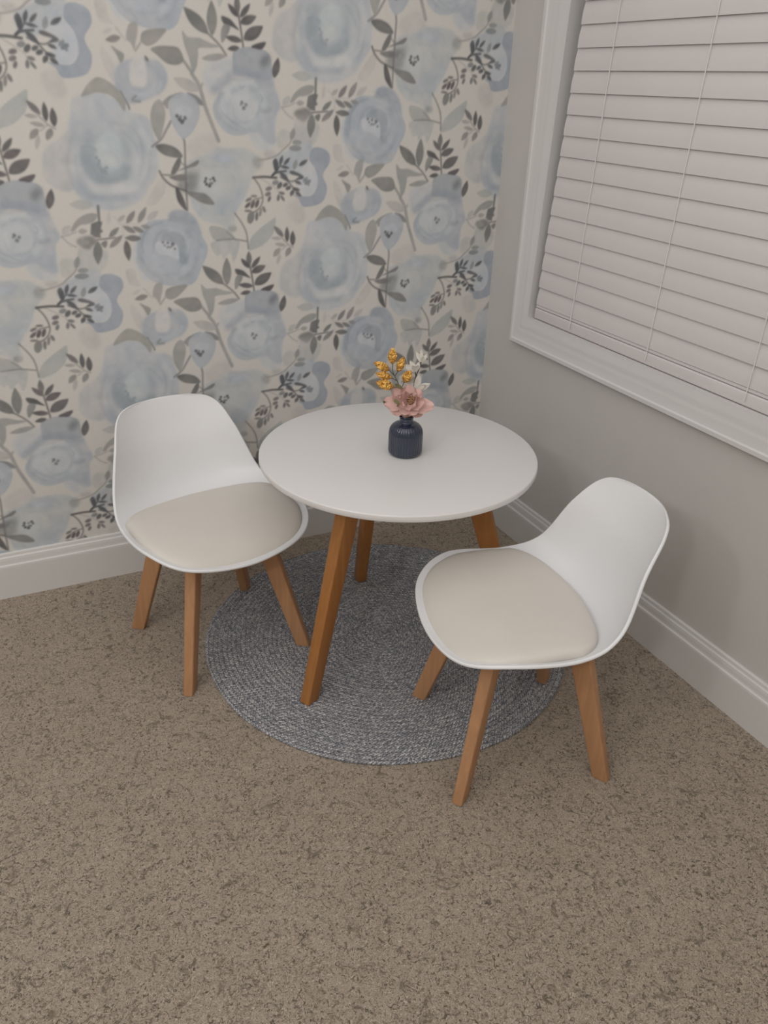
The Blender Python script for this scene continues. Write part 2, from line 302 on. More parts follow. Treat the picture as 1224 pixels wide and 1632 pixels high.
PATTERN = [
 ('p',[(-1106.3,852.6),(-1090.2,854.5),(-1051.2,847.2),(-1044.8,833.3),(-1053.3,809.1),(-1076.6,796.8),(-1112.3,809.9)],(156,153,147),0.65,4.1,0,1),
 ('p',[(-1152.7,820.3),(-1140.5,833.0),(-1120.1,829.2),(-1117.1,812.9),(-1135.9,792.2),(-1151.2,795.9)],(158,156,148),0.55,4.1,0,1),
 ('p',[(-947.7,941.8),(-937.3,962.4),(-912.3,993.1),(-899.9,992.9),(-903.8,966.9),(-925.7,941.2)],(167,159,152),0.65,2.1,0,1),
 ('p',[(-1008.8,1330.4),(-989.9,1329.4),(-985.6,1306.3),(-980.1,1291.6),(-1001.5,1294.8),(-1009.2,1309.3)],(167,159,152),0.75,2.1,0,1),
 ('p',[(-1008.7,1248.8),(-996.3,1240.5),(-984.4,1216.4),(-985.2,1189.2),(-995.0,1191.2),(-1008.4,1222.3)],(167,159,152),0.65,2.1,0,1),
 ('p',[(-1001.9,1273.2),(-991.0,1282.4),(-981.2,1282.8),(-989.6,1273.7)],(167,159,152),0.7,1.4,0,1),
 ('p',[(-845.5,1058.9),(-827.4,1076.6),(-787.2,1089.3),(-771.7,1066.5),(-790.8,1038.3),(-830.6,1035.9)],(167,159,152),0.5,5.8,0,1),
 ('p',[(-609.3,932.6),(-577.2,943.0),(-568.0,922.9),(-565.2,896.8),(-584.8,885.9),(-606.9,904.0)],(167,159,152),0.6,4.9,0,1),
 ('p',[(-713.8,830.5),(-706.3,856.2),(-686.8,875.4),(-657.9,894.3),(-641.9,902.3),(-644.2,879.5),(-652.8,859.6),(-675.7,840.3),(-694.9,832.5)],(150,149,143),0.85,1.4,0.2,1),
 ('p',[(-1155.6,1023.5),(-1150.6,1047.3),(-1135.9,1063.9),(-1114.6,1075.7),(-1092.2,1094.6),(-1085.4,1073.4),(-1081.5,1030.1),(-1092.7,985.9),(-1110.0,971.3),(-1131.9,976.7),(-1151.9,991.9),(-1158.2,1006.6)],(163,159,155),0.8,3.3,0,1),
 ('p',[(-1092.2,1094.6),(-1086.0,1120.4),(-1079.6,1148.1),(-1063.3,1159.8),(-1033.3,1163.9),(-998.7,1161.3),(-975.3,1145.4),(-961.7,1129.1),(-938.9,1124.7),(-921.7,1112.9),(-917.6,1088.6),(-911.7,1054.0),(-913.6,1021.2),(-920.0,998.3),(-944.8,969.1),(-957.5,952.5),(-986.3,937.6),(-1027.3,931.0),(-1052.8,938.2),(-1072.7,945.1),(-1087.9,965.8),(-1100.3,986.1),(-1091.5,1030.2)],(161,160,160),0.82,4.1,0,1),
 ('p',[(-963.1,1117.2),(-933.3,1103.1),(-921.2,1066.4),(-917.4,1023.8),(-940.6,983.2),(-960.8,996.4),(-963.8,1041.7),(-961.7,1083.5)],(160,160,160),0.6,9.0,0,1),
 ('p',[(-1060.0,1148.4),(-1033.7,1160.5),(-999.3,1156.6),(-978.1,1143.0),(-1002.5,1130.9),(-1020.1,1111.8),(-1054.6,1116.1)],(160,160,160),0.6,7.4,0,1),
 ('s',[(-1060.0,1059.1),(-1052.0,1071.4),(-1043.4,1083.3),(-1032.5,1094.8),(-1018.7,1103.3)],(170,169,166),0.44170836158188087,2.7,11.28),
 ('s',[(-981.1,1090.0),(-972.8,1081.8),(-964.7,1072.9),(-957.6,1061.8),(-953.6,1048.1)],(144,145,147),0.5166180791908687,4.0,5.35),
 ('s',[(-981.1,1090.0),(-972.8,1081.8),(-964.7,1072.9),(-957.6,1061.8),(-953.6,1048.1)],(144,145,147),0.315,1.0,2.06),
 ('s',[(-1073.7,1035.2),(-1072.4,1056.6),(-1066.0,1079.0),(-1051.3,1098.9),(-1030.0,1109.9)],(170,169,166),0.44355928330275063,5.3,6.93),
 ('s',[(-1008.8,1107.1),(-988.5,1105.7),(-967.8,1100.0),(-950.7,1085.5),(-943.8,1062.6)],(144,145,147),0.46854162487308043,4.4,3.95),
 ('s',[(-1008.8,1107.1),(-988.5,1105.7),(-967.8,1100.0),(-950.7,1085.5),(-943.8,1062.6)],(144,145,147),0.315,1.0,2.06),
 ('s',[(-954.2,1031.5),(-964.2,1006.6),(-981.8,983.2),(-1008.0,970.6),(-1034.4,975.1)],(170,169,166),0.4605618446233251,5.4,10.02),
 ('s',[(-946.9,1079.7),(-944.7,1060.1),(-945.1,1040.6),(-948.1,1020.1),(-956.0,999.2)],(144,145,147),0.405035763850279,5.5,10.01),
 ('s',[(-946.9,1079.7),(-944.7,1060.1),(-945.1,1040.6),(-948.1,1020.1),(-956.0,999.2)],(144,145,147),0.315,1.0,2.06),
 ('s',[(-951.8,994.0),(-965.3,981.0),(-981.2,972.5),(-997.8,968.3),(-1013.7,967.3)],(170,169,166),0.5105097281268861,3.9,7.56),
 ('s',[(-1047.2,966.9),(-1068.6,975.7),(-1083.5,993.7),(-1088.8,1017.3),(-1085.8,1041.3)],(144,145,147),0.3860593739759614,4.4,6.6),
 ('s',[(-1047.2,966.9),(-1068.6,975.7),(-1083.5,993.7),(-1088.8,1017.3),(-1085.8,1041.3)],(144,145,147),0.315,1.0,2.06),
 ('s',[(-943.3,1090.8),(-930.3,1066.4),(-930.3,1036.4),(-944.3,1008.5),(-965.8,987.7)],(170,169,166),0.48842111469534294,5.7,14.39),
 ('s',[(-980.0,970.9),(-1010.9,954.3),(-1044.6,954.8),(-1070.2,974.0),(-1084.0,1001.7)],(144,145,147),0.4982009368637279,4.3,11.36),
 ('s',[(-980.0,970.9),(-1010.9,954.3),(-1044.6,954.8),(-1070.2,974.0),(-1084.0,1001.7)],(144,145,147),0.315,1.0,2.06),
 ('s',[(-1002.6,950.8),(-1036.9,951.9),(-1063.7,969.0),(-1082.2,992.7),(-1095.0,1020.4)],(170,169,166),0.3727038860522065,2.7,10.98),
 ('s',[(-927.5,1050.0),(-929.6,1032.3),(-933.7,1014.3),(-940.5,996.1),(-950.9,978.8)],(144,145,147),0.3981185200375465,3.0,10.01),
 ('s',[(-927.5,1050.0),(-929.6,1032.3),(-933.7,1014.3),(-940.5,996.1),(-950.9,978.8)],(144,145,147),0.315,1.0,2.06),
 ('s',[(-991.5,1136.8),(-960.7,1124.6),(-941.2,1098.5),(-931.4,1067.5),(-928.7,1033.3)],(170,169,166),0.43944283702769127,2.6,5.91),
 ('s',[(-1070.1,957.3),(-1096.7,981.7),(-1105.5,1018.5),(-1097.9,1055.9),(-1081.8,1089.2)],(144,145,147),0.4173476256637289,5.8,11.49),
 ('s',[(-1070.1,957.3),(-1096.7,981.7),(-1105.5,1018.5),(-1097.9,1055.9),(-1081.8,1089.2)],(144,145,147),0.315,1.0,2.06),
 ('s',[(-1033.1,1146.7),(-1019.3,1137.6),(-1015.4,1128.3),(-1024.2,1118.8)],(155,155,156),0.5,3.3,5.48),
 ('p',[(-968.3,1036.7),(-976.6,1013.4),(-994.6,994.8),(-1018.5,984.7),(-1043.5,985.1),(-1064.3,995.9),(-1077.0,1014.6),(-1079.2,1037.4),(-1070.7,1059.9),(-1053.3,1077.8),(-1030.2,1087.9),(-1005.8,1088.0),(-984.8,1078.1),(-971.3,1059.8)],(147,149,150),0.8,8.2,0,1),
 ('p',[(-981.1,1051.6),(-986.7,1034.0),(-998.2,1019.8),(-1013.3,1012.0),(-1028.9,1012.1),(-1041.9,1020.2),(-1049.6,1034.4),(-1050.7,1051.8),(-1045.0,1069.1),(-1033.7,1082.9),(-1019.0,1090.6),(-1003.6,1090.7),(-990.6,1083.1),(-982.5,1069.2)],(166,168,165),0.95,7.4,0,1),
 ('p',[(-1041.2,1075.9),(-1044.0,1068.6),(-1050.0,1062.8),(-1058.1,1059.5),(-1066.5,1059.5),(-1073.6,1062.8),(-1078.0,1068.6),(-1078.8,1075.8),(-1075.9,1083.0),(-1070.0,1088.8),(-1062.0,1092.1),(-1053.7,1092.1),(-1046.5,1089.0),(-1042.1,1083.2)],(136,140,142),0.75,9.9,0,1),
 ('p',[(-959.6,1078.6),(-962.0,1069.1),(-966.5,1061.4),(-972.3,1057.1),(-978.1,1057.1),(-982.9,1061.4),(-985.6,1069.0),(-985.7,1078.5),(-983.3,1088.0),(-978.9,1095.6),(-973.2,1099.8),(-967.4,1099.8),(-962.6,1095.7),(-959.9,1088.1)],(153,154,154),0.6,9.9,0,1),
 ('p',[(-1074.3,1054.3),(-1057.0,1061.5),(-1042.4,1056.6),(-1043.4,1029.8),(-1031.1,1004.9),(-1010.6,1002.1),(-987.2,1021.9),(-971.3,1021.8),(-976.6,999.1),(-1009.8,987.0),(-1041.1,987.5),(-1067.1,1005.4),(-1076.4,1030.1)],(139,142,143),0.85,4.9,0,1),
 ('p',[(-992.4,1033.2),(-995.4,1026.5),(-1002.3,1021.2),(-1011.5,1018.3),(-1021.3,1018.4),(-1029.8,1021.4),(-1035.2,1026.8),(-1036.5,1033.4),(-1033.5,1040.0),(-1026.8,1045.3),(-1017.6,1048.2),(-1007.8,1048.1),(-999.4,1045.2),(-993.8,1039.8)],(173,171,167),0.9,6.6,0,1),
 ('p',[(-1065.9,995.4),(-1047.0,982.6),(-1012.7,984.5),(-972.1,991.4),(-963.4,973.3),(-986.0,963.5),(-1018.2,961.7),(-1049.6,962.4),(-1063.5,975.4)],(174,171,167),0.9,4.9,0,1),
 ('s',[(-1087.3,988.3),(-1074.8,968.0),(-1055.5,957.5),(-1023.9,958.0),(-989.3,958.4)],(146,148,150),0.7,4.9,13.7),
 ('s',[(-961.1,993.8),(-949.3,978.2),(-953.3,966.7)],(158,159,159),0.5,6.6,13.7),
 ('s',[(-1072.4,1059.1),(-1056.9,1062.0),(-1042.7,1054.2)],(136,139,141),0.6,2.5,4.8),
 ('d',[(-1043.4,1039.1)],(119,121,121),0.7,1.0,2.74),
 ('d',[(-1039.1,1033.5)],(119,121,121),0.7,1.0,2.06),
 ('d',[(-1041.1,1027.3)],(119,121,121),0.7,1.0,2.4),
 ('d',[(-1024.7,1019.0)],(119,121,121),0.7,1.0,2.74),
 ('d',[(-1029.5,1017.3)],(119,121,121),0.7,1.0,2.06),
 ('d',[(-1028.2,1011.9)],(119,121,121),0.7,1.0,2.74),
 ('s',[(-1039.1,1033.5),(-1037.9,1022.4),(-1032.9,1011.2)],(128,131,132),0.6,2.1,5.48),
 ('s',[(-1044.0,1024.9),(-1035.7,1010.0),(-1025.8,1006.1)],(130,133,134),0.6,2.1,4.8),
 ('s',[(-1084.5,1097.1),(-1063.4,1087.8),(-1042.1,1097.4)],(154,155,156),0.4,9.9,20.56),
 ('s',[(-1089.0,975.9),(-1076.8,952.9),(-1052.6,939.5)],(158,158,159),0.4,7.4,17.13),
 ('s',[(-961.8,1059.0),(-957.2,1029.2),(-968.6,999.0)],(170,170,169),0.5,8.2,13.7),
 ('s',[(-1038.3,1087.9),(-1017.1,1095.2),(-992.1,1090.6),(-981.4,1071.2)],(157,157,157),0.4,4.9,8.91),
 ('s',[(-983.4,1054.1),(-980.8,1031.8),(-990.7,1014.4),(-1002.4,1004.5)],(155,156,156),0.5,4.9,10.28),
 ('s',[(-1003.4,1039.4),(-994.2,1029.4),(-1000.9,1017.0)],(164,163,162),0.5,4.1,6.85),
 ('s',[(-1129.3,1059.1),(-1139.5,1040.1),(-1139.1,1011.2)],(160,157,154),0.4,9.0,17.13),
 ('p',[(-794.5,1215.9),(-777.1,1230.6),(-749.4,1235.2),(-727.1,1237.2),(-726.5,1199.0),(-758.9,1173.9),(-781.3,1172.1),(-795.5,1185.0)],(162,162,162),0.75,6.6,0,1),
 ('p',[(-700.4,1097.5),(-676.1,1115.6),(-640.3,1121.1),(-634.8,1090.2),(-637.8,1064.0),(-657.9,1052.1),(-690.3,1064.0)],(165,165,164),0.7,4.9,0,1),
 ('p',[(-656.5,1235.0),(-642.4,1225.8),(-634.9,1191.7),(-621.0,1146.9),(-631.1,1128.9),(-635.8,1095.4),(-637.7,1066.6),(-660.1,1071.8),(-677.2,1090.0),(-700.4,1097.5),(-697.3,1160.5)],(152,152,154),0.8,4.1,0,1),
 ('p',[(-729.6,1232.4),(-726.3,1251.4),(-709.1,1259.6),(-686.6,1262.0),(-661.2,1258.8),(-644.4,1248.7),(-639.9,1230.8),(-640.4,1201.5),(-672.3,1200.5),(-706.3,1206.8),(-727.4,1208.6)],(142,143,144),0.9,1.7,0.3,1),
 ('p',[(-780.3,1139.2),(-775.8,1151.6),(-759.2,1169.0),(-724.5,1184.5),(-678.7,1188.1),(-650.4,1169.0),(-648.7,1136.3),(-667.6,1108.0),(-697.9,1089.8),(-718.6,1084.6),(-741.7,1085.8),(-761.1,1097.1),(-776.6,1119.5)],(156,157,157),0.9,1.7,0.6,1),
 ('s',[(-775.6,1174.0),(-752.1,1193.4),(-723.1,1209.9),(-694.7,1212.0),(-669.2,1206.7),(-646.5,1193.9)],(136,138,142),0.65,7.4,18.5),
 ('s',[(-722.7,1215.9),(-694.8,1209.6),(-663.5,1205.7)],(134,136,140),0.5,7.4,17.13),
 ('p',[(-655.6,1148.8),(-661.9,1126.2),(-677.8,1107.9),(-700.1,1097.6),(-724.1,1097.4),(-744.8,1107.2),(-758.3,1125.0),(-762.1,1146.9),(-755.5,1168.8),(-740.0,1186.6),(-718.5,1196.7),(-695.1,1197.4),(-674.2,1188.3),(-660.1,1171.0)],(165,165,164),0.8,3.3,0.6,1),
 ('s',[(-763.3,1171.4),(-766.7,1149.3),(-756.3,1127.2),(-734.5,1109.9),(-709.2,1097.5)],(141,143,145),0.6,2.1,3.43),
 ('s',[(-759.5,1186.0),(-737.9,1196.2),(-712.5,1196.9),(-681.0,1200.3),(-655.5,1186.3),(-646.5,1154.1)],(147,148,150),0.55,1.4,3.08),
 ('s',[(-683.3,1149.5),(-681.0,1144.3),(-679.9,1138.4),(-680.8,1132.2),(-684.3,1126.5)],(170,169,166),0.3322500167802774,3.3,12.24),
 ('s',[(-705.1,1112.7),(-717.4,1109.9),(-730.8,1110.1),(-742.6,1115.8),(-748.9,1126.1)],(144,145,147),0.4067593173054739,4.1,7.2),
 ('s',[(-705.1,1112.7),(-717.4,1109.9),(-730.8,1110.1),(-742.6,1115.8),(-748.9,1126.1)],(144,145,147),0.315,1.0,2.06),
 ('s',[(-695.2,1168.4),(-689.2,1166.0),(-683.2,1162.9),(-678.0,1158.5),(-674.3,1152.8)],(170,169,166),0.31904823951039657,3.3,7.73),
 ('s',[(-676.5,1165.0),(-671.5,1156.3),(-671.2,1146.4),(-674.6,1137.1),(-679.9,1129.0)],(144,145,147),0.36731723297146235,5.7,4.36),
 ('s',[(-676.5,1165.0),(-671.5,1156.3),(-671.2,1146.4),(-674.6,1137.1),(-679.9,1129.0)],(144,145,147),0.315,1.0,2.06),
 ('s',[(-740.3,1165.9),(-730.7,1170.3),(-721.1,1173.3),(-711.2,1175.6),(-700.5,1176.6)],(170,169,166),0.3835338138972959,4.7,11.82),
 ('s',[(-735.6,1171.5),(-720.6,1179.4),(-702.5,1183.2),(-684.9,1178.3),(-674.2,1165.6)],(144,145,147),0.3437829407517619,2.7,8.21),
 ('s',[(-735.6,1171.5),(-720.6,1179.4),(-702.5,1183.2),(-684.9,1178.3),(-674.2,1165.6)],(144,145,147),0.315,1.0,2.06),
 ('s',[(-763.9,1138.7),(-760.9,1148.4),(-755.9,1157.1),(-749.9,1164.9),(-743.1,1172.2)],(170,169,166),0.4322397615752614,4.9,14.56),
 ('s',[(-726.5,1098.5),(-740.3,1100.8),(-752.3,1107.1),(-760.3,1117.1),(-763.5,1128.9)],(144,145,147),0.3423325858418323,5.0,10.65),
 ('s',[(-726.5,1098.5),(-740.3,1100.8),(-752.3,1107.1),(-760.3,1117.1),(-763.5,1128.9)],(144,145,147),0.315,1.0,2.06),
 ('s',[(-729.4,1184.2),(-711.6,1185.4),(-695.7,1181.6),(-681.4,1175.3),(-668.4,1166.2)],(170,169,166),0.4858073256363195,4.1,14.6),
 ('s',[(-684.2,1107.2),(-697.9,1098.5),(-714.4,1094.0),(-731.3,1096.0),(-744.9,1104.0)],(144,145,147),0.32946271848786407,5.4,7.62),
 ('s',[(-684.2,1107.2),(-697.9,1098.5),(-714.4,1094.0),(-731.3,1096.0),(-744.9,1104.0)],(144,145,147),0.315,1.0,2.06),
 ('s',[(-726.4,1186.7),(-714.3,1189.1),(-701.7,1190.1),(-688.8,1189.2),(-676.3,1185.5)],(170,169,166),0.31741302598178833,3.6,7.82),
 ('s',[(-765.3,1118.6),(-771.7,1130.8),(-772.6,1144.7),(-767.4,1158.2),(-757.8,1169.4)],(144,145,147),0.49552221247498845,3.0,10.29),
 ('s',[(-765.3,1118.6),(-771.7,1130.8),(-772.6,1144.7),(-767.4,1158.2),(-757.8,1169.4)],(144,145,147),0.315,1.0,2.06),
 ('p',[(-677.8,1142.2),(-681.5,1129.2),(-690.5,1118.7),(-703.0,1112.8),(-716.6,1112.6),(-728.4,1118.2),(-736.2,1128.4),(-738.4,1141.2),(-734.7,1153.9),(-725.8,1164.2),(-713.5,1170.1),(-700.1,1170.4),(-688.3,1165.0),(-680.3,1155.0)],(170,168,165),0.95,3.7,0,1),
 ('s',[(-735.3,1144.9),(-730.8,1125.1),(-714.2,1112.7),(-687.7,1118.0),(-672.2,1138.5)],(153,153,153),0.6,1.4,2.74),
 ('s',[(-669.4,1168.6),(-663.9,1161.2),(-667.1,1153.7)],(138,139,141),0.5,2.5,4.8),
 ('s',[(-716.0,1184.7),(-712.0,1181.1),(-706.0,1184.9)],(138,139,141),0.5,2.1,3.43),
 ('s',[(-690.5,1180.4),(-676.3,1177.1),(-664.3,1186.0)],(144,145,147),0.5,5.8,11.65),
 ('s',[(-677.0,1128.3),(-670.7,1138.5),(-671.8,1146.0)],(141,143,145),0.5,3.3,5.48),
 ('s',[(-663.5,1134.8),(-654.7,1135.0),(-645.6,1138.9)],(133,134,138),0.6,4.1,10.28),
 ('d',[(-709.2,1140.9)],(99,99,98),0.8,1.0,4.11),
 ('d',[(-713.5,1152.8)],(99,99,98),0.8,1.0,3.08),
 ('d',[(-703.7,1147.5)],(99,99,98),0.8,1.0,3.43),
 ('d',[(-715.8,1147.8)],(99,99,98),0.8,1.0,2.4),
 ('d',[(-712.2,1150.8)],(99,99,98),0.8,1.0,2.74),
 ('p',[(-645.7,1230.8),(-650.6,1225.6),(-656.4,1222.3),(-661.9,1221.6),(-666.0,1223.5),(-668.0,1227.7),(-667.3,1233.3),(-664.3,1239.3),(-659.4,1244.4),(-653.7,1247.7),(-648.2,1248.5),(-644.1,1246.6),(-642.1,1242.5),(-642.7,1236.8)],(105,105,105),0.65,6.6,0,1),
 ('p',[(-633.8,1203.5),(-628.5,1207.8),(-623.6,1214.6),(-620.8,1222.5),(-620.3,1230.7),(-621.7,1238.3),(-623.4,1243.4),(-624.1,1243.5),(-628.3,1239.1),(-633.6,1232.4),(-637.3,1224.7),(-638.8,1216.6),(-637.8,1209.0),(-635.1,1203.7)],(86,82,80),0.92,0.9,0.25,1),
 ('p',[(-990.9,824.9),(-986.8,846.7),(-978.0,865.4),(-961.3,891.7),(-971.9,846.0),(-971.7,796.0),(-952.3,763.5),(-976.0,782.1)],(166,166,166),0.8,4.1,0,1),
 ('p',[(-981.7,832.7),(-975.6,862.6),(-961.6,889.0),(-943.2,905.8),(-901.0,908.4),(-893.8,924.3),(-870.9,926.8),(-848.8,917.5),(-833.2,895.1),(-826.6,867.0),(-815.0,844.0),(-818.1,821.4),(-832.0,796.3),(-847.9,765.2),(-874.2,753.8),(-920.9,758.5),(-954.3,772.2),(-974.5,796.1),(-982.1,816.1)],(151,152,154),0.92,2.1,0.25,1),
 ('p',[(-901.1,907.0),(-891.0,924.2),(-868.1,926.7),(-846.1,916.0),(-830.5,892.2),(-828.1,867.1),(-843.5,876.1),(-859.7,890.5),(-881.9,899.6)],(139,141,144),0.75,4.9,0,1),
 ('p',[(-862.5,840.6),(-870.2,815.9),(-887.7,796.6),(-911.5,786.7),(-936.4,788.2),(-957.4,800.7),(-970.5,821.4),(-973.2,846.1),(-965.3,870.0),(-948.2,888.6),(-925.4,898.4),(-901.0,897.5),(-879.8,885.9),(-866.0,865.7)],(157,158,160),0.7,3.3,0.7,1),
 ('s',[(-971.8,821.1),(-971.9,846.0),(-960.3,875.5),(-933.0,897.4),(-891.0,893.1),(-855.1,876.6)],(140,142,145),0.6,3.3,8.22),
 ('s',[(-972.9,824.0),(-957.6,795.1),(-936.1,781.0),(-928.8,767.7)],(140,142,145),0.55,4.1,7.54),
 ('p',[(-859.9,887.8),(-832.5,867.3),(-819.9,838.6),(-837.5,802.3),(-862.8,783.6),(-872.1,812.9),(-862.7,854.7)],(155,157,159),0.6,6.6,0,1),
 ('s',[(-902.7,886.1),(-886.6,881.6),(-875.8,869.9),(-869.1,856.9),(-863.2,843.2)],(166,166,166),0.4338408306258469,5.5,14.52),
 ('s',[(-943.2,833.4),(-939.3,848.6),(-934.3,863.6),(-923.8,877.7),(-906.8,883.3)],(135,137,140),0.46427019294086763,2.8,8.76),
 ('s',[(-943.2,833.4),(-939.3,848.6),(-934.3,863.6),(-923.8,877.7),(-906.8,883.3)],(135,137,140),0.294,1.0,2.06),
 ('s',[(-908.0,791.0),(-923.6,791.6),(-936.6,799.8),(-944.0,813.1),(-946.5,827.1)],(166,166,166),0.29647858183230247,3.2,10.99),
 ('s',[(-857.1,864.1),(-853.8,845.7),(-859.8,828.1),(-869.4,813.9),(-880.4,800.7)],(135,137,140),0.44466078138049764,2.9,4.74),
 ('s',[(-857.1,864.1),(-853.8,845.7),(-859.8,828.1),(-869.4,813.9),(-880.4,800.7)],(135,137,140),0.294,1.0,2.06),
 ('s',[(-870.0,798.7),(-877.0,791.3),(-885.7,785.6),(-895.5,782.4),(-905.7,782.2)],(166,166,166),0.3335872562915772,3.2,13.84),
 ('s',[(-858.1,882.1),(-852.0,868.6),(-849.4,854.5),(-848.7,840.7),(-849.3,826.6)],(135,137,140),0.39591323561658315,4.7,11.33),
 ('s',[(-858.1,882.1),(-852.0,868.6),(-849.4,854.5),(-848.7,840.7),(-849.3,826.6)],(135,137,140),0.294,1.0,2.06),
 ('s',[(-854.5,856.6),(-849.7,838.7),(-850.3,818.4),(-860.5,799.7),(-878.7,788.8)],(166,166,166),0.46291717706195434,3.4,14.75),
 ('s',[(-880.0,788.1),(-892.0,785.0),(-903.9,783.0),(-916.1,782.1),(-928.8,783.1)],(135,137,140),0.35095687004542836,4.5,3.96),
 ('s',[(-880.0,788.1),(-892.0,785.0),(-903.9,783.0),(-916.1,782.1),(-928.8,783.1)],(135,137,140),0.294,1.0,2.06),
 ('s',[(-926.5,897.3),(-910.7,899.8),(-895.5,897.3),(-882.0,891.8),(-869.7,884.9)],(166,166,166),0.44869991610829635,4.0,8.46),
 ('s',[(-965.9,835.6),(-966.0,857.9),(-957.1,879.8),(-938.8,895.2),(-916.5,901.0)],(135,137,140),0.4782938174342604,2.5,3.89),
 ('s',[(-965.9,835.6),(-966.0,857.9),(-957.1,879.8),(-938.8,895.2),(-916.5,901.0)],(135,137,140),0.294,1.0,2.06),
 ('s',[(-857.8,899.0),(-847.4,891.1),(-839.4,880.6),(-834.5,868.3),(-832.7,855.1)],(166,166,166),0.3632088659341116,4.4,13.04),
 ('s',[(-842.8,817.5),(-847.6,802.8),(-855.9,789.0),(-867.8,777.8),(-882.7,770.9)],(135,137,140),0.33114259572695853,5.0,11.28),
 ('s',[(-842.8,817.5),(-847.6,802.8),(-855.9,789.0),(-867.8,777.8),(-882.7,770.9)],(135,137,140),0.294,1.0,2.06),
 ('s',[(-832.5,863.4),(-828.4,844.3),(-827.7,823.8),(-832.4,802.7),(-844.1,783.8)],(166,166,166),0.3931686441109996,5.0,8.89),
 ('s',[(-898.3,916.7),(-872.1,907.7),(-852.4,890.0),(-837.8,868.6),(-828.4,842.7)],(135,137,140),0.30092336860919433,5.6,10.49),
 ('s',[(-898.3,916.7),(-872.1,907.7),(-852.4,890.0),(-837.8,868.6),(-828.4,842.7)],(135,137,140),0.294,1.0,2.06),
 ('p',[(-922.9,857.4),(-918.4,873.7),(-898.0,879.7),(-875.5,874.7),(-865.1,854.8),(-866.2,823.9),(-867.0,804.0),(-884.0,810.7),(-884.2,841.7),(-897.5,853.5)],(134,137,139),0.75,4.1,0,1),
 ('p',[(-935.8,855.3),(-919.8,860.0),(-891.8,853.2),(-884.7,836.1),(-886.0,815.0),(-905.9,826.0),(-928.3,831.4),(-936.9,844.3)],(172,170,169),0.9,2.1,0,1),
 ('d',[(-918.6,857.2)],(94,95,97),0.85,1.0,3.08),
 ('d',[(-915.0,850.2)],(94,95,97),0.85,1.0,2.4),
 ('d',[(-907.4,855.3)],(94,95,97),0.85,1.0,3.08),
 ('d',[(-906.8,847.0)],(94,95,97),0.85,1.0,2.06),
 ('d',[(-896.2,852.0)],(94,95,97),0.85,1.0,4.45),
 ('d',[(-903.5,844.9)],(94,95,97),0.85,1.0,2.06),
 ('d',[(-892.3,841.3)],(94,95,97),0.85,1.0,2.74),
 ('d',[(-899.6,846.6)],(94,95,97),0.85,1.0,2.06),
 ('d',[(-909.8,845.2)],(94,95,97),0.85,1.0,2.06),
 ('s',[(-968.0,804.2),(-940.6,822.2),(-915.5,815.3),(-890.3,805.3)],(158,159,159),0.5,4.9,10.28),
 ('s',[(-938.6,841.6),(-942.8,827.9),(-930.1,813.2)],(166,166,165),0.5,4.1,8.22),
 ('s',[(-898.4,905.6),(-869.8,907.3),(-841.9,895.4)],(133,135,138),0.4,4.1,6.85),
 ('s',[(-818.7,970.4),(-796.4,959.3),(-772.6,964.1)],(157,158,155),0.5,4.9,8.22),
 ('s',[(-745.2,1027.5),(-743.5,1006.4),(-726.4,995.5)],(162,161,160),0.5,6.6,13.7),
 ('p',[(-848.1,960.4),(-857.7,981.7),(-855.9,1002.6),(-848.1,1028.3),(-819.0,1041.0),(-793.1,1046.0),(-777.7,1061.4),(-755.1,1056.2),(-722.9,1058.8),(-693.9,1050.9),(-675.4,1029.7),(-680.7,1011.0),(-696.8,989.7),(-710.2,962.8),(-729.7,935.8),(-743.0,914.1),(-742.0,877.6),(-760.2,878.3),(-783.2,893.2),(-818.0,902.8),(-839.3,928.0),(-846.2,949.7)],(161,160,156),0.82,4.1,0,1),
 ('p',[(-793.6,1038.3),(-778.6,1048.5),(-746.6,1052.3),(-722.3,1043.1),(-739.7,1022.2),(-762.3,1032.9),(-780.0,1027.8)],(155,155,158),0.7,6.6,0,1),
 ('p',[(-785.4,948.2),(-748.7,969.0),(-718.1,984.6),(-709.3,968.2),(-729.7,935.8),(-746.0,914.2),(-781.9,913.9),(-802.4,916.0),(-792.2,934.8)],(155,156,157),0.75,6.6,0,1),
 ('p',[(-843.3,949.6),(-815.6,935.5),(-799.4,915.9),(-783.1,896.0),(-818.0,902.8),(-839.5,925.3)],(159,160,159),0.6,4.9,0,1),
 ('s',[(-793.7,1010.4),(-783.8,1018.3),(-771.0,1019.8),(-760.1,1013.8),(-753.6,1004.4)],(169,167,163),0.26785713576840164,3.7,6.85),
 ('s',[(-762.6,1013.8),(-754.3,1006.3),(-745.8,998.6),(-738.5,988.0),(-737.6,974.5)],(154,154,154),0.36145049816582253,4.6,8.37),
 ('s',[(-762.6,1013.8),(-754.3,1006.3),(-745.8,998.6),(-738.5,988.0),(-737.6,974.5)],(154,154,154),0.26599999999999996,1.0,2.06),
 ('s',[(-811.4,970.6),(-812.0,978.0),(-812.5,985.4),(-812.6,993.3),(-811.3,1001.7)],(169,167,163),0.2760589599872581,5.2,14.17),
 ('s',[(-790.6,1020.1),(-780.1,1020.3),(-770.2,1019.8),(-760.1,1018.9),(-749.4,1016.3)],(154,154,154),0.4100509758959481,2.5,6.75),
 ('s',[(-790.6,1020.1),(-780.1,1020.3),(-770.2,1019.8),(-760.1,1018.9),(-749.4,1016.3)],(154,154,154),0.26599999999999996,1.0,2.06),
 ('s',[(-733.6,1006.7),(-732.2,992.6),(-734.8,979.4),(-738.5,967.2),(-743.5,954.6)],(169,167,163),0.43479991235935234,5.6,6.35),
 ('s',[(-824.4,960.3),(-829.3,969.7),(-830.9,980.4),(-828.7,991.2),(-823.3,1000.7)],(154,154,154),0.3722682831544149,3.0,6.0),
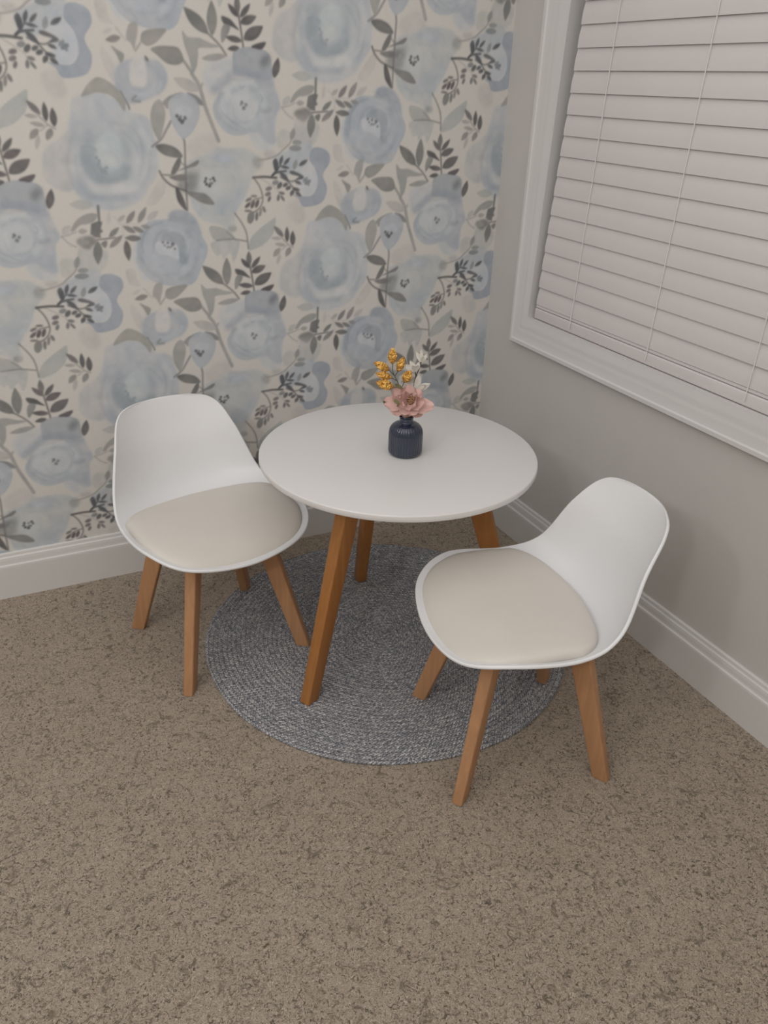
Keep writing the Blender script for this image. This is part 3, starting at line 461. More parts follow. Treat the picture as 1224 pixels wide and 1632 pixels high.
 ('s',[(-824.4,960.3),(-829.3,969.7),(-830.9,980.4),(-828.7,991.2),(-823.3,1000.7)],(154,154,154),0.26599999999999996,1.0,2.06),
 ('s',[(-719.5,962.6),(-724.7,949.9),(-734.0,939.4),(-746.0,932.4),(-759.1,928.9)],(169,167,163),0.33448869728201674,3.8,13.31),
 ('s',[(-836.9,975.4),(-833.4,990.8),(-828.1,1005.2),(-821.0,1019.3),(-810.6,1032.4)],(154,154,154),0.3902019900764191,5.6,3.68),
 ('s',[(-836.9,975.4),(-833.4,990.8),(-828.1,1005.2),(-821.0,1019.3),(-810.6,1032.4)],(154,154,154),0.26599999999999996,1.0,2.06),
 ('s',[(-810.0,1042.9),(-792.2,1048.7),(-774.0,1048.4),(-757.4,1043.9),(-742.3,1037.0)],(169,167,163),0.3840095733026907,4.7,8.97),
 ('s',[(-775.2,915.3),(-793.6,915.6),(-810.1,923.0),(-822.3,935.3),(-830.3,949.6)],(154,154,154),0.4045283094706313,4.1,7.63),
 ('s',[(-775.2,915.3),(-793.6,915.6),(-810.1,923.0),(-822.3,935.3),(-830.3,949.6)],(154,154,154),0.26599999999999996,1.0,2.06),
 ('s',[(-743.0,1043.2),(-725.6,1034.2),(-713.5,1018.9),(-708.8,1000.0),(-710.6,981.0)],(169,167,163),0.3039907196949191,3.9,10.46),
 ('s',[(-762.2,1055.8),(-747.0,1054.0),(-732.8,1048.1),(-721.1,1038.5),(-712.8,1026.1)],(154,154,154),0.29644646923493406,4.8,7.95),
 ('s',[(-762.2,1055.8),(-747.0,1054.0),(-732.8,1048.1),(-721.1,1038.5),(-712.8,1026.1)],(154,154,154),0.26599999999999996,1.0,2.06),
 ('p',[(-874.7,979.4),(-849.8,1007.7),(-824.2,1010.0),(-823.4,983.8),(-842.4,960.3),(-859.0,966.0)],(119,117,113),0.85,8.2,0,1),
 ('p',[(-668.9,1027.0),(-670.4,1021.2),(-674.1,1016.6),(-679.3,1014.0),(-684.9,1014.1),(-689.9,1016.7),(-693.1,1021.4),(-694.1,1027.2),(-692.6,1032.9),(-688.9,1037.5),(-683.7,1040.0),(-678.2,1040.0),(-673.2,1037.4),(-669.9,1032.8)],(133,130,125),0.75,4.9,0,1),
 ('p',[(-762.5,985.4),(-766.4,974.4),(-775.9,965.7),(-789.1,961.1),(-803.3,961.4),(-815.7,966.6),(-823.8,975.5),(-826.1,986.4),(-822.1,997.2),(-812.8,1005.8),(-799.8,1010.4),(-785.7,1010.2),(-773.3,1005.3),(-764.9,996.4)],(170,168,164),0.8,9.0,0,1),
 ('p',[(-747.7,1035.4),(-749.3,1032.6),(-753.5,1030.3),(-759.4,1029.1),(-765.8,1029.2),(-771.5,1030.5),(-775.4,1032.8),(-776.6,1035.6),(-775.0,1038.4),(-770.9,1040.6),(-765.0,1041.9),(-758.6,1041.8),(-752.8,1040.5),(-748.9,1038.3)],(168,168,170),0.7,4.9,0,1),
 ('d',[(-806.9,993.5)],(74,74,72),0.9,1.0,3.08),
 ('d',[(-808.8,987.5)],(74,74,72),0.9,1.0,2.74),
 ('d',[(-806.4,981.3)],(74,74,72),0.9,1.0,3.43),
 ('d',[(-799.4,978.0)],(74,74,72),0.9,1.0,3.77),
 ('d',[(-797.0,991.3)],(74,74,72),0.9,1.0,2.06),
 ('d',[(-789.6,993.8)],(74,74,72),0.9,1.0,3.43),
 ('d',[(-787.1,988.5)],(74,74,72),0.9,1.0,2.74),
 ('d',[(-793.2,983.2)],(74,74,72),0.9,1.0,2.4),
 ('d',[(-811.2,986.2)],(74,74,72),0.9,1.0,1.71),
 ('d',[(-797.6,983.3)],(74,74,72),0.9,1.0,2.06),
 ('p',[(-980.2,1209.8),(-986.2,1191.4),(-985.2,1168.5),(-974.2,1154.8),(-959.9,1145.2),(-938.7,1150.4),(-914.4,1158.4),(-889.4,1172.0),(-876.9,1192.3),(-880.0,1214.3),(-894.2,1228.7),(-914.6,1230.2),(-940.0,1231.5),(-966.0,1223.8)],(148,149,151),0.95,3.3,0.25,1),
 ('p',[(-958.4,1192.2),(-961.4,1179.2),(-966.8,1168.6),(-973.7,1162.6),(-980.5,1162.4),(-985.9,1168.1),(-988.8,1178.4),(-988.7,1191.4),(-985.7,1204.3),(-980.2,1214.7),(-973.5,1220.6),(-966.8,1220.8),(-961.4,1215.3),(-958.4,1205.1)],(147,148,150),0.6,8.2,0,1),
 ('p',[(-969.4,1173.5),(-944.1,1171.8),(-909.3,1182.0),(-885.9,1180.3),(-914.1,1160.8),(-938.5,1152.0),(-959.6,1148.1)],(145,147,150),0.65,6.6,0,1),
 ('s',[(-939.4,1213.1),(-930.3,1216.1),(-921.2,1214.9),(-914.6,1210.3),(-910.5,1204.8)],(170,169,168),0.3188825826209025,5.1,10.08),
 ('s',[(-960.8,1194.0),(-958.2,1201.1),(-954.3,1208.2),(-947.7,1214.9),(-938.3,1219.1)],(142,145,147),0.2805725135098535,3.7,5.37),
 ('s',[(-960.8,1194.0),(-958.2,1201.1),(-954.3,1208.2),(-947.7,1214.9),(-938.3,1219.1)],(142,145,147),0.27999999999999997,1.0,2.06),
 ('s',[(-902.4,1182.6),(-911.7,1175.4),(-921.9,1169.5),(-933.9,1165.2),(-947.0,1165.5)],(170,169,168),0.32188509125191966,2.6,7.71),
 ('s',[(-931.0,1221.3),(-917.1,1220.9),(-903.4,1217.4),(-893.6,1208.6),(-892.2,1196.3)],(142,145,147),0.28613261068029583,3.5,8.49),
 ('s',[(-931.0,1221.3),(-917.1,1220.9),(-903.4,1217.4),(-893.6,1208.6),(-892.2,1196.3)],(142,145,147),0.27999999999999997,1.0,2.06),
 ('s',[(-905.2,1173.5),(-917.7,1163.8),(-934.2,1160.9),(-948.7,1165.2),(-959.3,1172.6)],(170,169,168),0.3078663502140635,5.2,9.02),
 ('s',[(-896.3,1207.3),(-895.0,1198.9),(-895.1,1190.5),(-897.1,1181.6),(-902.4,1172.8)],(142,145,147),0.34172585630597013,4.1,7.96),
 ('s',[(-896.3,1207.3),(-895.0,1198.9),(-895.1,1190.5),(-897.1,1181.6),(-902.4,1172.8)],(142,145,147),0.27999999999999997,1.0,2.06),
 ('s',[(-890.7,1186.3),(-897.7,1173.2),(-912.1,1164.5),(-928.4,1161.5),(-943.7,1162.0)],(170,169,168),0.42044668298608007,3.2,7.73),
 ('s',[(-893.4,1216.7),(-884.9,1205.8),(-881.7,1192.1),(-887.1,1177.7),(-900.2,1166.5)],(142,145,147),0.3845378276555795,4.9,9.7),
 ('s',[(-893.4,1216.7),(-884.9,1205.8),(-881.7,1192.1),(-887.1,1177.7),(-900.2,1166.5)],(142,145,147),0.27999999999999997,1.0,2.06),
 ('p',[(-956.0,1201.5),(-946.6,1229.0),(-927.0,1234.3),(-918.1,1209.5),(-923.6,1181.6),(-943.5,1176.5),(-954.3,1183.1)],(177,171,164),1.1,3.3,0,1),
 ('s',[(-977.7,1167.5),(-971.6,1154.9),(-964.3,1140.9),(-963.1,1135.0)],(99,99,98),0.8,0.9,3.77),
 ('s',[(-946.6,1160.5),(-955.3,1151.7),(-938.7,1149.6)],(115,115,114),0.7,0.9,4.45),
 ('p',[(-913.6,1225.8),(-913.1,1227.9),(-913.2,1230.4),(-914.3,1232.8),(-916.2,1234.7),(-918.4,1236.1),(-920.2,1236.9),(-920.4,1236.7),(-920.7,1234.9),(-920.6,1232.3),(-919.9,1229.8),(-918.4,1227.7),(-916.2,1226.2),(-914.1,1225.6)],(106,101,97),0.92,0.9,0.25,1),
 ('p',[(-954.8,1266.6),(-947.0,1291.1),(-930.2,1296.3),(-930.2,1278.8),(-935.9,1260.8),(-939.7,1245.0),(-946.9,1259.2)],(142,137,131),0.88,1.0,0.2,1),
 ('p',[(-925.1,1268.0),(-919.5,1279.7),(-898.7,1285.8),(-870.5,1286.6),(-879.4,1274.5),(-896.2,1260.3),(-912.1,1254.7),(-924.1,1260.9)],(129,125,119),0.92,1.0,0.3,1),
 ('s',[(-925.9,1260.1),(-938.5,1244.6)],(140,135,128),0.9,0.9,4.11),
 ('p',[(-966.4,1267.7),(-970.3,1270.0),(-976.0,1271.2),(-982.1,1270.5),(-988.2,1268.1),(-993.5,1264.6),(-997.1,1261.6),(-997.0,1261.1),(-993.2,1259.6),(-987.6,1258.1),(-981.4,1258.0),(-975.2,1259.7),(-969.8,1263.0),(-966.3,1266.7)],(118,113,108),0.92,0.9,0.25,1),
 ('p',[(-987.5,1251.9),(-975.9,1245.8),(-962.1,1236.3),(-970.1,1221.0),(-978.2,1236.8)],(126,123,117),0.9,1.4,0,1),
 ('s',[(-973.5,1285.4),(-956.5,1262.1)],(150,143,136),0.7,0.9,2.74),
 ('p',[(-644.0,1018.7),(-637.2,1037.4),(-596.7,1058.7),(-571.7,1069.3),(-546.7,1066.7),(-543.9,1039.7),(-575.8,1018.1),(-620.1,994.0)],(156,157,158),0.8,4.9,0,1),
 ('p',[(-550.2,1042.4),(-543.7,1055.9),(-524.6,1058.6),(-502.3,1047.7),(-499.1,1025.7),(-517.0,998.1),(-506.7,969.8),(-512.4,944.3),(-528.9,930.4),(-567.9,925.7),(-580.4,943.1),(-594.5,953.3),(-567.5,949.9),(-548.2,950.8),(-535.1,964.7),(-531.6,989.9),(-537.8,1012.2),(-550.3,1028.8)],(140,142,146),0.95,1.7,0.4,1),
 ('p',[(-505.5,1036.7),(-507.5,1029.6),(-512.9,1023.9),(-520.6,1020.7),(-529.2,1020.8),(-536.9,1024.1),(-542.1,1029.8),(-543.9,1036.9),(-541.9,1044.0),(-536.6,1049.7),(-528.9,1052.8),(-520.4,1052.8),(-512.7,1049.6),(-507.4,1043.9)],(133,136,140),0.5,7.4,0,1),
 ('p',[(-588.4,1015.5),(-575.6,1026.3),(-553.5,1027.5),(-534.7,1003.9),(-531.1,975.9),(-544.9,953.6),(-564.3,949.8),(-580.1,960.0),(-582.6,990.7)],(169,168,168),0.9,3.7,0,1),
 ('d',[(-563.7,987.6)],(112,114,114),0.8,1.4,4.11),
 ('d',[(-557.4,982.0)],(112,114,114),0.8,1.4,6.17),
 ('d',[(-551.6,984.1)],(112,114,114),0.8,1.4,3.43),
 ('d',[(-558.8,990.9)],(112,114,114),0.8,1.4,2.74),
 ('d',[(-562.2,978.7)],(112,114,114),0.8,1.4,3.43),
 ('d',[(-554.3,975.8)],(112,114,114),0.8,1.4,2.74),
 ('d',[(-566.9,983.5)],(112,114,114),0.8,1.4,2.4),
 ('p',[(-642.5,1018.7),(-643.6,1029.5),(-635.8,1035.3),(-630.1,1021.3),(-633.1,1006.4),(-639.7,1009.2)],(83,82,82),0.95,0.9,0,1),
 ('p',[(-626.7,1019.8),(-623.8,1022.0),(-621.0,1025.6),(-619.1,1029.9),(-618.3,1034.5),(-618.6,1038.9),(-619.2,1041.9),(-619.5,1041.9),(-621.9,1039.7),(-624.9,1036.1),(-627.3,1032.0),(-628.5,1027.5),(-628.4,1023.1),(-627.4,1020.0)],(88,86,86),0.92,0.9,0.25,1),
 ('p',[(-616.6,1020.4),(-613.2,1021.4),(-609.3,1023.6),(-605.8,1026.7),(-603.3,1030.5),(-601.6,1034.4),(-600.8,1037.2),(-601.1,1037.3),(-604.1,1036.1),(-608.2,1034.0),(-612.0,1031.2),(-614.9,1027.7),(-616.7,1023.9),(-617.1,1020.8)],(88,86,86),0.92,0.9,0.25,1),
 ('p',[(-626.3,1018.3),(-623.9,1016.2),(-620.0,1014.1),(-615.3,1012.8),(-610.4,1012.4),(-605.7,1012.8),(-602.5,1013.3),(-602.5,1013.6),(-605.0,1015.3),(-608.9,1017.5),(-613.4,1019.2),(-618.2,1019.9),(-622.8,1019.7),(-626.1,1018.8)],(88,86,86),0.92,0.9,0.25,1),
 ('s',[(-647.9,995.8),(-638.3,1006.5),(-625.5,1019.9)],(83,81,81),0.9,0.9,3.43),
 ('s',[(-646.2,998.4),(-634.7,1004.5),(-612.0,1007.5)],(79,78,78),0.9,0.9,4.45),
 ('p',[(-627.6,1005.3),(-627.0,1001.2),(-624.6,996.1),(-620.6,991.6),(-615.4,988.0),(-609.8,985.4),(-605.6,984.0),(-605.3,984.3),(-606.4,988.1),(-608.7,993.3),(-612.2,998.2),(-616.9,1002.2),(-622.3,1004.8),(-626.9,1005.8)],(88,86,86),0.92,0.9,0.25,1),
 ('s',[(-626.3,994.1),(-598.5,984.0),(-576.3,992.0)],(90,88,87),0.9,0.9,2.74),
 ('p',[(-602.7,1006.1),(-591.7,1007.3),(-568.3,996.0),(-570.6,989.1),(-585.8,988.8),(-578.8,994.8),(-598.1,1000.0)],(94,92,91),0.92,0.9,0.2,1),
 ('p',[(-578.0,1018.3),(-573.9,1018.1),(-568.8,1019.2),(-564.1,1021.6),(-560.2,1025.0),(-557.4,1029.0),(-555.9,1032.0),(-556.1,1032.3),(-559.9,1032.0),(-565.1,1031.1),(-570.2,1029.2),(-574.4,1026.2),(-577.3,1022.4),(-578.5,1019.0)],(90,89,88),0.92,0.9,0.25,1),
 ('p',[(-591.2,1009.9),(-587.7,1012.1),(-584.4,1015.8),(-582.5,1020.3),(-582.1,1025.2),(-583.0,1029.8),(-584.0,1033.1),(-584.5,1033.2),(-587.3,1030.8),(-590.8,1027.2),(-593.3,1022.9),(-594.4,1018.2),(-593.8,1013.5),(-592.1,1010.1)],(130,129,126),0.92,0.9,0.25,1),
 ('p',[(-589.9,984.5),(-588.6,982.0),(-586.1,979.5),(-582.7,977.7),(-578.9,976.9),(-575.0,976.8),(-572.2,977.1),(-572.1,977.3),(-573.5,979.4),(-576.0,982.1),(-579.1,984.2),(-582.8,985.4),(-586.6,985.6),(-589.6,985.0)],(90,88,86),0.92,0.9,0.25,1),
 ('s',[(-607.9,985.6),(-595.7,971.5),(-580.1,960.0)],(86,85,85),0.9,0.9,3.08),
 ('p',[(-597.4,967.0),(-595.3,964.8),(-591.7,962.8),(-587.6,961.9),(-583.2,962.0),(-579.0,963.0),(-576.2,964.0),(-576.2,964.3),(-578.5,966.1),(-582.0,968.2),(-586.1,969.6),(-590.4,969.9),(-594.4,969.1),(-597.3,967.7)],(86,84,84),0.92,0.9,0.25,1),
 ('p',[(-593.7,964.7),(-596.8,964.0),(-600.0,962.3),(-602.0,959.7),(-602.9,956.6),(-602.6,953.2),(-602.1,950.8),(-601.7,950.6),(-599.1,951.5),(-595.8,953.1),(-593.2,955.4),(-591.8,958.4),(-591.9,961.6),(-593.0,964.3)],(86,84,84),0.92,0.9,0.25,1),
 ('p',[(-589.2,960.0),(-588.6,957.2),(-586.8,954.1),(-583.9,951.7),(-580.2,950.2),(-576.3,949.5),(-573.4,949.3),(-573.2,949.6),(-574.1,952.0),(-575.8,955.2),(-578.4,957.9),(-581.8,959.8),(-585.6,960.6),(-588.8,960.4)],(86,84,84),0.92,0.9,0.25,1),
 ('p',[(-600.1,972.7),(-599.8,970.7),(-600.8,968.4),(-602.9,966.4),(-605.9,965.0),(-609.0,964.4),(-611.7,964.9),(-613.4,966.3),(-613.8,968.3),(-612.8,970.5),(-610.6,972.6),(-607.6,974.0),(-604.5,974.5),(-601.9,974.1)],(88,86,86),0.92,0.9,0.2,1),
 ('p',[(-607.8,980.3),(-607.3,978.4),(-608.2,976.2),(-610.2,974.0),(-613.0,972.4),(-616.0,971.6),(-618.6,971.7),(-620.4,972.9),(-620.9,974.7),(-620.0,976.9),(-618.0,979.1),(-615.2,980.7),(-612.2,981.5),(-609.6,981.4)],(94,92,91),0.92,0.9,0.2,1),
 ('p',[(-624.0,972.9),(-626.6,970.0),(-629.6,968.3),(-632.5,968.0),(-634.6,969.1),(-635.6,971.5),(-635.2,974.7),(-633.6,978.0),(-631.0,980.8),(-627.9,982.6),(-625.1,982.9),(-623.0,981.8),(-622.0,979.4),(-622.4,976.2)],(94,92,89),0.92,0.9,0.2,1),
 ('p',[(-631.2,984.6),(-631.1,982.1),(-632.6,979.7),(-635.5,977.7),(-639.0,976.6),(-642.5,976.7),(-645.4,977.8),(-647.0,979.8),(-647.1,982.3),(-645.6,984.8),(-642.8,986.7),(-639.2,987.8),(-635.7,987.8),(-632.8,986.6)],(124,121,119),0.92,0.9,0.2,1),
 ('p',[(-648.7,971.2),(-648.7,969.0),(-650.4,966.8),(-653.2,965.0),(-656.8,964.0),(-660.2,963.9),(-663.0,964.7),(-664.5,966.4),(-664.4,968.6),(-662.8,970.8),(-659.9,972.6),(-656.4,973.7),(-652.9,973.8),(-650.2,972.9)],(110,103,101),0.92,0.9,0.2,1),
 ('p',[(-651.8,959.5),(-651.6,957.3),(-652.8,955.1),(-655.3,953.1),(-658.5,951.9),(-661.7,951.6),(-664.4,952.4),(-666.0,954.0),(-666.2,956.1),(-664.9,958.4),(-662.5,960.3),(-659.3,961.5),(-656.1,961.8),(-653.4,961.1)],(110,103,101),0.92,0.9,0.2,1),
 ('p',[(-652.5,944.6),(-654.0,941.9),(-656.0,940.0),(-658.0,939.2),(-659.5,939.8),(-660.3,941.5),(-660.3,944.1),(-659.3,947.0),(-657.7,949.7),(-655.8,951.6),(-653.8,952.4),(-652.3,951.9),(-651.5,950.1),(-651.5,947.5)],(103,98,95),0.92,0.9,0.2,1),
 ('p',[(-629.1,947.2),(-630.1,943.9),(-631.6,941.4),(-633.4,940.1),(-635.1,940.4),(-636.3,942.1),(-636.8,944.9),(-636.5,948.3),(-635.5,951.6),(-634.0,954.1),(-632.2,955.4),(-630.5,955.2),(-629.4,953.4),(-628.8,950.6)],(103,98,96),0.92,0.9,0.2,1),
 ('p',[(-616.7,956.3),(-617.9,954.9),(-620.3,954.1),(-623.6,954.1),(-627.0,954.8),(-629.8,956.1),(-631.6,957.8),(-631.9,959.5),(-630.8,960.9),(-628.3,961.6),(-625.1,961.7),(-621.7,961.0),(-618.9,959.6),(-617.1,958.0)],(103,98,96),0.92,0.9,0.2,1),
 ('p',[(-619.6,947.9),(-617.7,944.9),(-616.8,942.2),(-616.9,940.3),(-618.0,939.7),(-620.0,940.3),(-622.4,942.2),(-624.8,944.9),(-626.6,947.8),(-627.6,950.5),(-627.5,952.4),(-626.3,953.1),(-624.3,952.5),(-621.9,950.6)],(99,95,93),0.92,0.9,0.2,1),
 ('s',[(-675.5,992.1),(-639.5,969.6),(-627.6,954.1)],(148,141,133),0.8,0.9,2.06),
 ('s',[(-694.2,994.0),(-666.3,995.2),(-636.3,992.6)],(83,79,76),0.9,0.9,5.14),
 ('s',[(-693.0,993.7),(-679.9,975.8),(-672.6,953.7),(-674.2,937.1),(-684.0,923.4),(-697.3,916.0)],(98,94,89),0.9,0.9,3.08),
 ('p',[(-685.8,952.6),(-686.6,951.5),(-689.0,950.6),(-692.3,950.1),(-696.0,950.2),(-699.2,950.8),(-701.4,951.8),(-702.2,953.0),(-701.3,954.2),(-699.0,955.1),(-695.7,955.5),(-692.0,955.5),(-688.8,954.9),(-686.5,953.8)],(106,101,97),0.92,0.9,0.2,1),
 ('p',[(-699.8,948.9),(-699.8,947.2),(-701.4,945.3),(-704.2,943.3),(-707.6,941.8),(-711.0,941.0),(-713.7,941.1),(-715.1,942.0),(-715.0,943.6),(-713.4,945.6),(-710.7,947.6),(-707.2,949.1),(-703.9,949.9),(-701.2,949.8)],(106,101,97),0.92,0.9,0.2,1),
 ('p',[(-704.2,937.8),(-703.6,936.1),(-704.3,933.6),(-706.3,931.0),(-709.1,928.6),(-712.2,927.0),(-714.9,926.5),(-716.8,927.2),(-717.4,929.0),(-716.7,931.4),(-714.7,934.1),(-711.9,936.5),(-708.8,938.0),(-706.1,938.5)],(94,88,85),0.92,0.9,0.2,1),
 ('p',[(-693.4,932.7),(-695.7,929.1),(-698.4,926.6),(-700.9,925.6),(-702.7,926.3),(-703.6,928.7),(-703.2,932.2),(-701.8,936.1),(-699.5,939.6),(-696.9,942.2),(-694.4,943.2),(-692.5,942.4),(-691.7,940.1),(-692.0,936.6)],(90,83,81),0.92,0.9,0.2,1),
 ('p',[(-682.8,934.7),(-684.9,930.8),(-687.3,927.9),(-689.7,926.6),(-691.5,927.2),(-692.3,929.5),(-692.1,933.2),(-690.8,937.4),(-688.8,941.3),(-686.3,944.2),(-684.0,945.5),(-682.2,944.9),(-681.3,942.6),(-681.5,939.0)],(88,79,79),0.92,0.9,0.2,1),
 ('p',[(-701.1,919.3),(-702.1,918.2),(-704.8,917.4),(-708.5,917.2),(-712.5,917.5),(-716.1,918.3),(-718.5,919.5),(-719.3,920.7),(-718.3,921.9),(-715.7,922.6),(-712.0,922.9),(-707.9,922.6),(-704.3,921.7),(-701.9,920.6)],(113,107,102),0.92,0.9,0.2,1),
 ('p',[(-695.6,903.1),(-698.2,897.1),(-701.9,892.7),(-706.0,890.7),(-709.7,891.6),(-712.3,895.1),(-713.2,900.6),(-712.2,906.9),(-709.7,912.8),(-706.0,917.2),(-701.9,919.2),(-698.2,918.3),(-695.6,914.9),(-694.7,909.4)],(116,112,107),0.92,0.9,0.2,1),
 ('p',[(-685.4,907.2),(-686.3,902.6),(-687.8,899.0),(-689.5,897.1),(-691.1,897.3),(-692.3,899.5),(-692.9,903.3),(-692.7,907.9),(-691.8,912.5),(-690.3,916.1),(-688.6,918.0),(-687.0,917.8),(-685.7,915.7),(-685.2,911.9)],(106,101,97),0.92,0.9,0.2,1),
 ('p',[(-676.0,916.3),(-677.2,911.8),(-678.9,908.3),(-680.7,906.5),(-682.1,906.7),(-683.1,908.9),(-683.3,912.8),(-682.7,917.4),(-681.5,921.9),(-679.8,925.4),(-678.1,927.2),(-676.6,926.9),(-675.6,924.7),(-675.4,920.9)],(116,111,106),0.92,0.9,0.2,1),
 ('p',[(-666.7,923.6),(-665.7,920.3),(-665.7,917.4),(-666.5,915.5),(-668.0,915.0),(-670.0,916.0),(-672.0,918.2),(-673.6,921.3),(-674.6,924.6),(-674.6,927.5),(-673.8,929.4),(-672.2,929.9),(-670.3,928.9),(-668.3,926.7)],(106,101,97),0.92,0.9,0.2,1),
 ('s',[(-673.7,948.8),(-692.8,945.4),(-708.5,935.3)],(94,90,86),0.9,0.9,2.4),
 ('s',[(-679.8,1031.8),(-658.6,1034.4),(-633.4,1042.0),(-617.7,1053.9),(-599.5,1069.3),(-591.3,1090.4)],(134,128,122),0.85,0.9,3.43),
 ('p',[(-596.4,1075.8),(-592.4,1078.2),(-588.8,1082.2),(-586.7,1087.1),(-586.3,1092.4),(-587.4,1097.4),(-588.7,1100.9),(-589.2,1101.0),(-592.4,1098.5),(-596.3,1094.5),(-599.1,1089.8),(-600.2,1084.7),(-599.4,1079.7),(-597.4,1076.0)],(132,129,123),0.92,0.9,0.25,1),
 ('p',[(-570.7,1069.9),(-571.9,1067.6),(-575.3,1065.7),(-580.0,1064.7),(-585.3,1064.7),(-589.9,1065.7),(-593.2,1067.5),(-594.3,1069.8),(-593.0,1072.1),(-589.8,1074.0),(-585.0,1075.0),(-579.8,1075.0),(-575.1,1074.0),(-571.9,1072.2)],(127,126,122),0.85,0.9,0.2,1),
 ('p',[(-571.3,1057.3),(-572.9,1054.5),(-577.2,1052.3),(-583.5,1051.0),(-590.4,1051.1),(-596.6,1052.3),(-600.8,1054.6),(-602.3,1057.3),(-600.7,1060.1),(-596.3,1062.3),(-590.1,1063.6),(-583.2,1063.6),(-577.0,1062.3),(-572.8,1060.1)],(120,120,118),0.85,0.9,0.2,1),
 ('p',[(-637.0,1044.1),(-638.6,1040.9),(-642.9,1038.3),(-649.1,1036.9),(-655.8,1036.9),(-661.8,1038.4),(-665.9,1041.0),(-667.3,1044.2),(-665.6,1047.4),(-661.4,1050.0),(-655.3,1051.4),(-648.5,1051.4),(-642.5,1049.9),(-638.4,1047.3)],(140,137,132),0.55,5.8,0,1),
 ('s',[(-852.1,1079.5),(-849.8,1063.9),(-852.6,1021.9)],(111,106,103),0.9,0.9,3.77),
 ('s',[(-851.5,1020.6),(-854.0,979.0),(-855.3,925.8)],(108,104,101),0.9,0.9,3.77),
 ('s',[(-876.4,1112.2),(-888.9,1093.7),(-901.4,1076.3),(-922.3,1060.9)],(126,121,117),0.9,0.9,4.8),
 ('p',[(-914.9,1062.7),(-896.9,1066.4),(-875.7,1060.9),(-862.8,1051.3),(-856.9,1039.9),(-869.5,1038.2),(-891.1,1041.8),(-906.7,1050.2)],(103,100,96),0.94,0.9,0.3,1),
 ('p',[(-885.8,1005.0),(-879.3,1020.9),(-866.7,1038.2),(-860.8,1036.1),(-865.7,1018.2),(-876.5,1006.0)],(103,100,96),0.94,0.9,0.3,1),
 ('p',[(-877.9,1006.8),(-857.5,1016.8),(-842.9,1023.1),(-825.3,1032.0),(-819.8,1030.2),(-827.7,1020.4),(-843.5,1016.7),(-866.3,1011.0)],(109,106,104),0.9,1.0,0,1),
 ('p',[(-891.2,997.9),(-878.3,1001.6),(-855.8,1003.1),(-854.0,991.6),(-873.8,989.8)],(111,107,103),0.9,1.0,0,1),
 ('s',[(-911.6,1011.0),(-903.8,995.5),(-885.9,979.6),(-853.3,967.2)],(98,94,90),0.9,0.9,4.11),
 ('s',[(-905.8,1003.3),(-886.6,1002.2),(-875.1,1006.7)],(103,99,95),0.9,0.9,2.74),
 ('p',[(-878.7,972.9),(-872.5,973.6),(-863.0,952.8),(-856.1,926.3),(-864.9,930.9),(-876.2,947.8)],(86,82,80),0.94,0.9,0.25,1),
 ('p',[(-853.4,965.8),(-830.7,964.6),(-808.0,958.7),(-791.3,940.2),(-798.0,936.3),(-820.9,941.5),(-842.9,955.0)],(114,111,107),0.92,1.0,0.25,1),
 ('s',[(-864.6,1031.0),(-852.9,1020.7)],(106,101,97),0.9,0.9,2.06),
 ('p',[(-891.7,1148.2),(-874.4,1161.6),(-847.0,1168.9),(-850.5,1159.8),(-872.4,1154.5),(-880.8,1136.4),(-886.4,1141.8)],(127,123,118),0.9,1.0,0.2,1),
 ('p',[(-836.2,1169.2),(-814.9,1163.4),(-799.6,1148.2),(-803.2,1144.2),(-818.9,1147.8),(-827.7,1157.8)],(119,116,113),0.92,1.0,0.2,1),
 ('p',[(-852.3,1076.5),(-864.9,1088.9),(-874.0,1108.5),(-878.5,1132.8),(-878.2,1149.6),(-863.6,1163.8),(-844.4,1168.3),(-825.9,1162.7),(-812.2,1146.0),(-810.8,1128.9),(-817.9,1109.1),(-831.9,1089.1),(-846.1,1078.5)],(155,155,156),0.93,1.4,0.35,1),
 ('p',[(-864.8,1135.4),(-843.9,1143.0),(-828.1,1136.0),(-833.2,1123.7),(-859.2,1122.1)],(168,167,167),0.8,3.3,0,1),
 ('d',[(-861.9,1122.6)],(87,86,86),0.9,1.0,3.77),
 ('d',[(-857.1,1116.1)],(87,86,86),0.9,1.0,4.11),
 ('d',[(-852.0,1111.2)],(87,86,86),0.9,1.0,4.8),
 ('d',[(-844.5,1119.9)],(87,86,86),0.9,1.0,3.08),
 ('d',[(-853.9,1121.5)],(87,86,86),0.9,1.0,2.06),
 ('d',[(-847.6,1114.9)],(87,86,86),0.9,1.0,2.4),
 ('d',[(-843.3,1117.4)],(87,86,86),0.9,1.0,2.06),
 ('p',[(-908.2,1075.1),(-919.0,1100.8),(-918.9,1127.4),(-910.3,1146.6),(-897.7,1154.5),(-889.4,1144.6),(-887.2,1125.4),(-893.6,1101.0),(-902.7,1076.3)],(141,137,130),0.92,1.0,0.25,1),
 ('s',[(-743.5,916.3),(-726.1,891.1),(-716.5,868.1),(-713.6,833.4)],(111,107,103),0.9,0.9,3.08),
 ('s',[(-714.6,1334.8),(-710.3,1314.6),(-706.4,1284.9),(-704.0,1261.7)],(94,89,86),0.9,0.9,3.77),
 ('p',[(-712.8,1323.6),(-709.5,1328.0),(-707.0,1334.3),(-706.5,1341.2),(-707.9,1347.8),(-710.6,1353.5),(-713.0,1357.3),(-713.6,1357.2),(-716.0,1353.0),(-718.8,1346.7),(-720.1,1339.8),(-719.6,1333.1),(-717.2,1327.3),(-713.9,1323.5)],(106,101,97),0.92,0.9,0.25,1),
